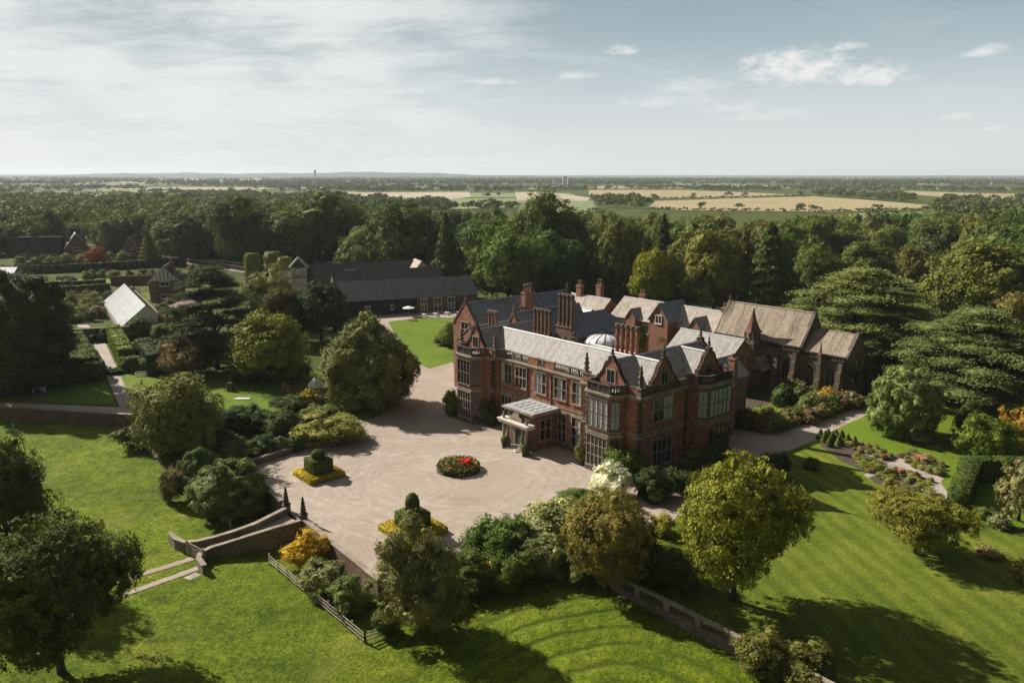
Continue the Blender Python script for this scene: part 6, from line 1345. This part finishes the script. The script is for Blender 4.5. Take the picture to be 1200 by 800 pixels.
for poly in ROSES:
    for x, y in scatter(poly, 24, .85):
        s_ = rnd.uniform(.9, 1.7); shrub('rose_bush', 'small', (x, y, .012, s_, s_ * rnd.uniform(.4, .7)), rnd.choice([(.14, .15, .05), (.11, .13, .04), (.20, .18, .10), (.17, .11, .07), (.11, .12, .06)]), 'low bush in the beds of the rose garden', 'rose garden bushes', var=.2)
BORD = [(36.82, 128.83), (38.88, 128.37), (43.37, 125.67), (51.83, 131.26), (64.59, 141.68), (65.83, 146.87), (56.11, 139.45), (50.25, 135.22), (45.16, 131.23), (40.68, 133.67), (38.69, 134.67)]
BORD2 = [(54.30, 149.24), (59.02, 153.03), (68.45, 153.08), (66.31, 145.69), (57.47, 142.21), (53.68, 142.76)]
for x, y in scatter(BORD, 46, 1.5) + scatter(BORD2, 22, 1.5):
    s_ = rnd.uniform(2.2, 4.0); shrub('border_bush', 'small', (x, y, .012, s_, s_ * rnd.uniform(.55, .9)), rnd.choice([(.045, .06, .02), (.06, .08, .025), (.085, .10, .04), (.13, .11, .07), (.09, .055, .035), (.11, .12, .07)]), 'bush in the border between path and chapel', 'border bushes by the path', var=.2)
for kd, s, c, lb in (('dome', (50.18, 140.65, 0.00, 4.27, 4.49), (.03, .045, .016), 'dark clipped drum shrub before the chapel'), ('dome', (55.45, 140.48, 0.00, 3.79, 2.93), (.03, .045, .016), 'dark clipped ball shrub before the chapel porch'), ('flowers', (58.90, 141.72, 0.00, 4.14, 3.56), (.30, .20, .05), 'autumn-gold bush at the chapel corner'), ('shrub', (54.11, 143.40, 0.00, 2.90, 3.16), (.08, .09, .05), 'grey-green bush between the clipped drum and ball')):
    shrub('shrub', kd, s, c, lb)
# planting of the walled garden
GARD = [[(-158.08, 269.22), (-131.90, 281.42), (-125.89, 269.49), (-149.32, 254.79)], [(-128.99, 232.89), (-123.54, 238.85), (-139.78, 265.60), (-146.13, 265.54)], [(-140.36, 241.79), (-131.79, 232.87), (-150.17, 265.51), (-155.37, 265.47)], [(-197.37, 313.18), (-150.75, 347.76), (-142.02, 327.12), (-182.87, 289.53)], [(-134.68, 313.80), (-111.77, 304.04), (-119.11, 324.59), (-143.82, 335.69)], [(-102.96, 228.82), (-100.98, 233.09), (-108.74, 248.40), (-109.22, 242.02)]]
for i, poly in enumerate(GARD + [[(-137.39, 232.83), (-123.86, 221.90), (-143.77, 254.83), (-156.52, 265.46)], [(-119.10, 219.33), (-114.80, 227.35), (-138.63, 265.61), (-149.31, 269.29)], [(-178.72, 298.65), (-128.95, 330.07), (-139.50, 347.89), (-186.80, 318.51)], [(-101.06, 202.75), (-91.20, 209.67), (-98.63, 227.46), (-98.91, 219.47), (-104.99, 211.96)]]):
    for x, y in scatter(poly, 17, 2.4, ([GA, GB, (-92, 210), (-115, 246)],)):
        s_ = rnd.uniform(2.6, 5.2); shrub('garden_bush', 'small', (x, y, .02, s_, s_ * rnd.uniform(.5, .85)), rnd.choice([(.04, .055, .018), (.055, .075, .022), (.085, .09, .035), (.12, .125, .06), (.10, .065, .035)]), 'bush among the beds of the walled garden', 'walled garden bushes', var=.2)
COT = [(-225.59, 346.95), (-185.26, 389.55), (-198.92, 418.91), (-242.59, 373.76)]
for x, y in scatter(COT, 16, 6):
    s_ = rnd.uniform(4, 8); shrub('garden_bush', 'small', (x, y, .02, s_, s_ * .7), rnd.choice([(.05, .065, .02), (.09, .095, .035), (.13, .12, .04)]), 'bush in the gardens of the far cottages', 'cottage garden bushes', var=.2)

# ------------------------------------------------------------------ the wood behind, tree by tree; beyond about 300 of them as one mass
NEAR = [(-316.53, 395.94), (-265.06, 409.19), (-259.94, 422.69), (-251.72, 432.24), (-228.25, 423.10), (-210.11, 423.34), (-175.39, 406.03), (-111.75, 382.72), (-84.49, 390.77), (-61.03, 351.92), (-41.26, 345.82), (-20.13, 336.98), (-7.83, 286.75), (11.87, 272.59), (30.15, 276.70), (48.62, 278.88), (67.09, 267.32), (106.50, 296.67), (136.79, 350.88), (194.93, 371.65), (159.72, 281.91), (154.56, 234.97), (174.61, 217.54)]
FARB = [(450.82, 567.90), (359.48, 558.38), (226.90, 438.68), (135.47, 418.74), (72.09, 417.92), (19.59, 456.25), (-45.57, 529.20), (-125.47, 650.28), (-269.60, 841.20), (-419.75, 983.89), (-592.94, 1030.05), (-796.45, 1023.52)]
BELT = NEAR + FARB
CLEAR = [[(168.77, 327.50), (191.18, 339.20), (172.03, 301.94), (156.04, 292.61)], [(-0.17, 848.19), (106.04, 888.82), (74.81, 700.50), (14.83, 699.21)]]
xs = [p[0] for p in BELT]; ys = [p[1] for p in BELT]
pts = []; cell = {}
for _ in range(26000):
    x, y = rnd.uniform(min(xs), max(xs)), rnd.uniform(min(ys), max(ys))
    if abs(x) > y * .72 + 20 or not inside(x, y, BELT) or any(inside(x, y, c_) for c_ in CLEAR): continue
    k = (int(x // 11), int(y // 11)); md = 11.0 if y < 480 else 15.0
    if any((x - a) ** 2 + (y - b) ** 2 < md * md for i in (-1, 0, 1) for j in (-1, 0, 1) for a, b in cell.get((k[0] + i, k[1] + j), ())): continue
    cell.setdefault(k, []).append((x, y)); pts.append((x, y))
pts.sort(key=lambda p: math.hypot(*p))
HERO = [(o.location.x, o.location.y) for o in bpy.data.objects if o.get('category') == 'tree' and o.location.y > 200]
pts = [p for p in pts if all((p[0] - a) ** 2 + (p[1] - b) ** 2 > 49 for a, b in HERO)]
for a, b in zip(NEAR, NEAR[1:]):
    L_ = math.hypot(b[0] - a[0], b[1] - a[1])
    for i in range(int(L_ / 6.5)):
        x, y = ext(a, b, (i + rnd.random()) * 6.5 / L_); y += rnd.uniform(-2, 9)
        if abs(x) < y * .70: s_ = rnd.uniform(5, 9); shrub('undergrowth_shrub', 'small', (x, y, 0, s_, s_ * rnd.uniform(.5, .8)), rnd.choice([(.04, .055, .018), (.055, .07, .022), (.075, .08, .03)]), 'undergrowth shrub along the front edge of the wood', 'undergrowth along the wood edge', var=.25)
TONES = [('dark green', (.040, .058, .020), 4), ('mid green', (.058, .082, .026), 6), ('olive', (.080, .088, .032), 4), ('light green', (.088, .112, .044), 4), ('brownish', (.084, .072, .030), 1)]
bag = [t for t in TONES for _ in range(t[2])]
def zone(x, y):
    a = math.degrees(math.atan2(x, y))
    return 'behind the far cottages' if a < -22 else 'above the lane at left' if a < -12 else 'behind the barns' if a < -3 else 'behind the house' if a < 10 else 'behind the chapel' if a < 20 else 'beyond the cedars at right'
NIND = 290
for x, y in pts[:NIND]:
    nm, c, _ = rnd.choice(bag); con = rnd.random() < .07; w = rnd.uniform(12, 22); h = rnd.uniform(15, 24) * (1.05 if con else 1)
    z = zone(x, y)
    tree('woodland_conifer' if con else 'woodland_tree', 'conifer' if con else 'forest', (x, y, 0, w * (.6 if con else 1), h), (.03, .042, .017) if con else c,
         ('dark pointed conifer' if con else nm + ' round-crowned tree') + ' in the wood ' + z, ('conifers' if con else nm + ' trees') + ' in the wood ' + z, var=.32)
def mass(name, trees, q, leaf, color, label, clump=.36):
    """a far wood: many small crowns in one object"""
    T_ = np.array(trees); n = len(T_); nl = 6; d = rand_dirs(n * nl).reshape(n, nl, 3); d[:, :, 2] = np.abs(d[:, :, 2]) * .9
    LC = d * np.array([.33, .33, .40]) + np.array([0, 0, .42]); k = q // nl
    e = rand_dirs(n * nl * k).reshape(n, nl, k, 3); e[:, :, :, 2] = np.where(e[:, :, :, 2] < -.3, -e[:, :, :, 2], e[:, :, :, 2])
    P = LC[:, :, None, :] + e * .235 * rng.uniform(.8, 1.08, (n, nl, k, 1)); S3 = np.stack([T_[:, 3], T_[:, 3], T_[:, 4]], 1)[:, None, None, :]
    P = P * S3 + T_[:, None, None, :3]; Nm = unitv((e + rand_dirs(n * nl * k).reshape(e.shape) * .6).reshape(-1, 3)); sz = np.broadcast_to((T_[:, 3] * leaf)[:, None, None], (n, nl, k)).reshape(-1)
    o = inst(name, leaf_mesh(name, P.reshape(-1, 3), Nm, sz), None, color); o['kind'] = 'stuff'; o['label'] = label; return o
rest = [(x, y, 0, rnd.uniform(18, 30), rnd.uniform(15, 24)) for x, y in pts[NIND:]]
cut = [[], [], []]
for r_ in rest: cut[rnd.randrange(3)].append(r_)
for part, c, lb in zip(cut, ((.048, .064, .024), (.075, .084, .032), (.065, .084, .034)), ('dark green far part of the wood behind the house', 'olive far part of the wood behind the house', 'mid green far part of the wood behind the house')):
    mass('far_wood', part, 420, .040, c, lb)
# hedgerow trees, copses and woods out to the horizon
far = []
def add_far(x, y, k=1.0, z=0):
    if not any(inside(x, y, f) for f in FIELDS): far.append((x, y, z, rnd.uniform(10, 20) * k, rnd.uniform(8, 14) * k))
def line(a, b, step, jit=3, k=1.0):
    L = math.hypot(b[0] - a[0], b[1] - a[1])
    for i in range(int(L / step) + 1):
        if rnd.random() < .9: t_ = i * step / L; add_far(a[0] + (b[0] - a[0]) * t_ + rnd.uniform(-jit, jit), a[1] + (b[1] - a[1]) * t_ + rnd.uniform(-jit, jit), k)
# copses and hedges seen between the fields
COPS = [([(134.53, 1378.47), (228.99, 1382.42), (179.23, 1002.14), (103.79, 975.48)], 70), ([(663.74, 1761.94), (718.45, 1692.14), (574.22, 1350.63), (511.50, 1348.09)], 60), ([(-111.18, 2317.61), (3.92, 2085.12), (2.17, 1138.76), (-54.87, 1282.69)], 60), ([(-136.41, 1279.50), (-0.23, 1049.03), (-0.18, 885.94), (-113.85, 969.01)], 80), ([(662.95, 1560.71), (707.94, 1402.46), (567.02, 1158.39), (569.77, 1307.17)], 60), ([(773.63, 1694.92), (795.57, 1628.92), (643.48, 1310.06), (618.12, 1352.41)], 40),
        ([(746.06, 1404.06), (756.24, 1164.97), (462.38, 708.81), (418.42, 791.52)], 120), ([(54.47, 1286.98), (115.78, 1211.65), (100.67, 1052.27), (57.24, 1079.21)], 30), ([(-394.97, 1455.94), (-231.02, 1275.79), (-175.51, 967.18), (-244.16, 879.33)], 80), ([(-665.31, 1692.07), (-541.58, 1698.57), (-418.63, 1268.44), (-505.00, 1265.06)], 70)]
for poly, n in COPS:
    for x, y in scatter(poly, n, 6): add_far(x, y)
for a, b in (((143.86, 1507.80), (241.45, 1337.17)), ((245.52, 1359.84), (589.94, 1587.54)), ((160.65, 942.69), (367.09, 905.97)), ((367.09, 905.97), (487.10, 952.06)), ((7.79, 1264.87), (130.69, 1230.76)), ((569.77, 1307.17), (568.23, 1067.25)), ((11.41, 906.41), (100.98, 930.04)), ((21.09, 2033.59), (240.93, 2276.84))): line(a, b, 5, 1.2, .42); line(a, b, 60, 20, .9)
W_ = []
for _ in range(24000):
    D = 900 * (9000 / 900) ** (rnd.random() ** 1.0); a = rnd.uniform(-.66, .66); x, y = D * math.sin(a), D * math.cos(a)
    v = math.sin(x * .004 + 1.3) * math.cos(y * .0031 + .7) + .6 * math.sin(x * .011 + y * .009) + .35 * math.sin(y * .019 - x * .014)
    if -.06 < a < .56 and D < 2150: continue
    if D < 1700 and v < .05: continue
    if v > -.12 or rnd.random() < .10: add_far(x, y, 1.0 if D < 3000 else 1.5)
fa, fb_ = [t for t in far if t[1] < 2200], [t for t in far if t[1] >= 2200]
mass('hedgerow_trees', fa, 84, .10, (.048, .06, .024), 'hedgerow trees and copses between the far fields'); mass('distant_woods', fb_, 28, .17, (.05, .062, .028), 'woods on the plain towards the horizon')
# low hills closing the view
def hills(D, x0, x1, h, seed, n=160):
    r = random.Random(seed); ph = [r.uniform(0, 6.28) for _ in range(6)]; m = MB(); top = []
    for i in range(n + 1):
        x = x0 + (x1 - x0) * i / n; t_ = i / n; e = math.sin(math.pi * t_) ** .6
        z = h * e * (.62 + .2 * math.sin(t_ * 9 + ph[0]) + .12 * math.sin(t_ * 23 + ph[1]) + .05 * math.sin(t_ * 71 + ph[2]) + .03 * math.sin(t_ * 190 + ph[3])); top.append((x, max(z, .5)))
    vs = []; fs = []
    for (x, z) in top: vs += [(x, D - 900, 0), (x, D, z), (x, D + 1500, 0)]
    for i in range(n): fs += [(3 * i, 3 * i + 3, 3 * i + 4, 3 * i + 1), (3 * i + 1, 3 * i + 4, 3 * i + 5, 3 * i + 2)]
    m.add(vs, fs); return struct(m.build('hill', 'hill_wood', None, True))
hills(9500, -9500, 1500, 85, 3); hills(11000, 2200, 11500, 40, 5); hills(8000, -6500, -1500, 50, 9)

# ------------------------------------------------------------------ air: thin haze over the plain
hz = MB().box(-14000, -400, -4, 14000, 13500, 110); me = bpy.data.meshes.new('haze'); me.from_pydata(hz.v, [], hz.f)
m = bpy.data.materials.new('haze'); m.use_nodes = True; nt = m.node_tree; nt.nodes.remove(nt.nodes['Principled BSDF']); v = nt.nodes.new('ShaderNodeVolumePrincipled'); v.inputs['Color'].default_value = (.80, .88, .95, 1); v.inputs['Density'].default_value = HAZE_DENSITY; v.inputs['Anisotropy'].default_value = 0.2
nt.links.new(v.outputs[0], nt.nodes['Material Output'].inputs['Volume']); me.materials.append(m); ho = bpy.data.objects.new('haze', me); COL.objects.link(ho); ho['kind'] = 'stuff'
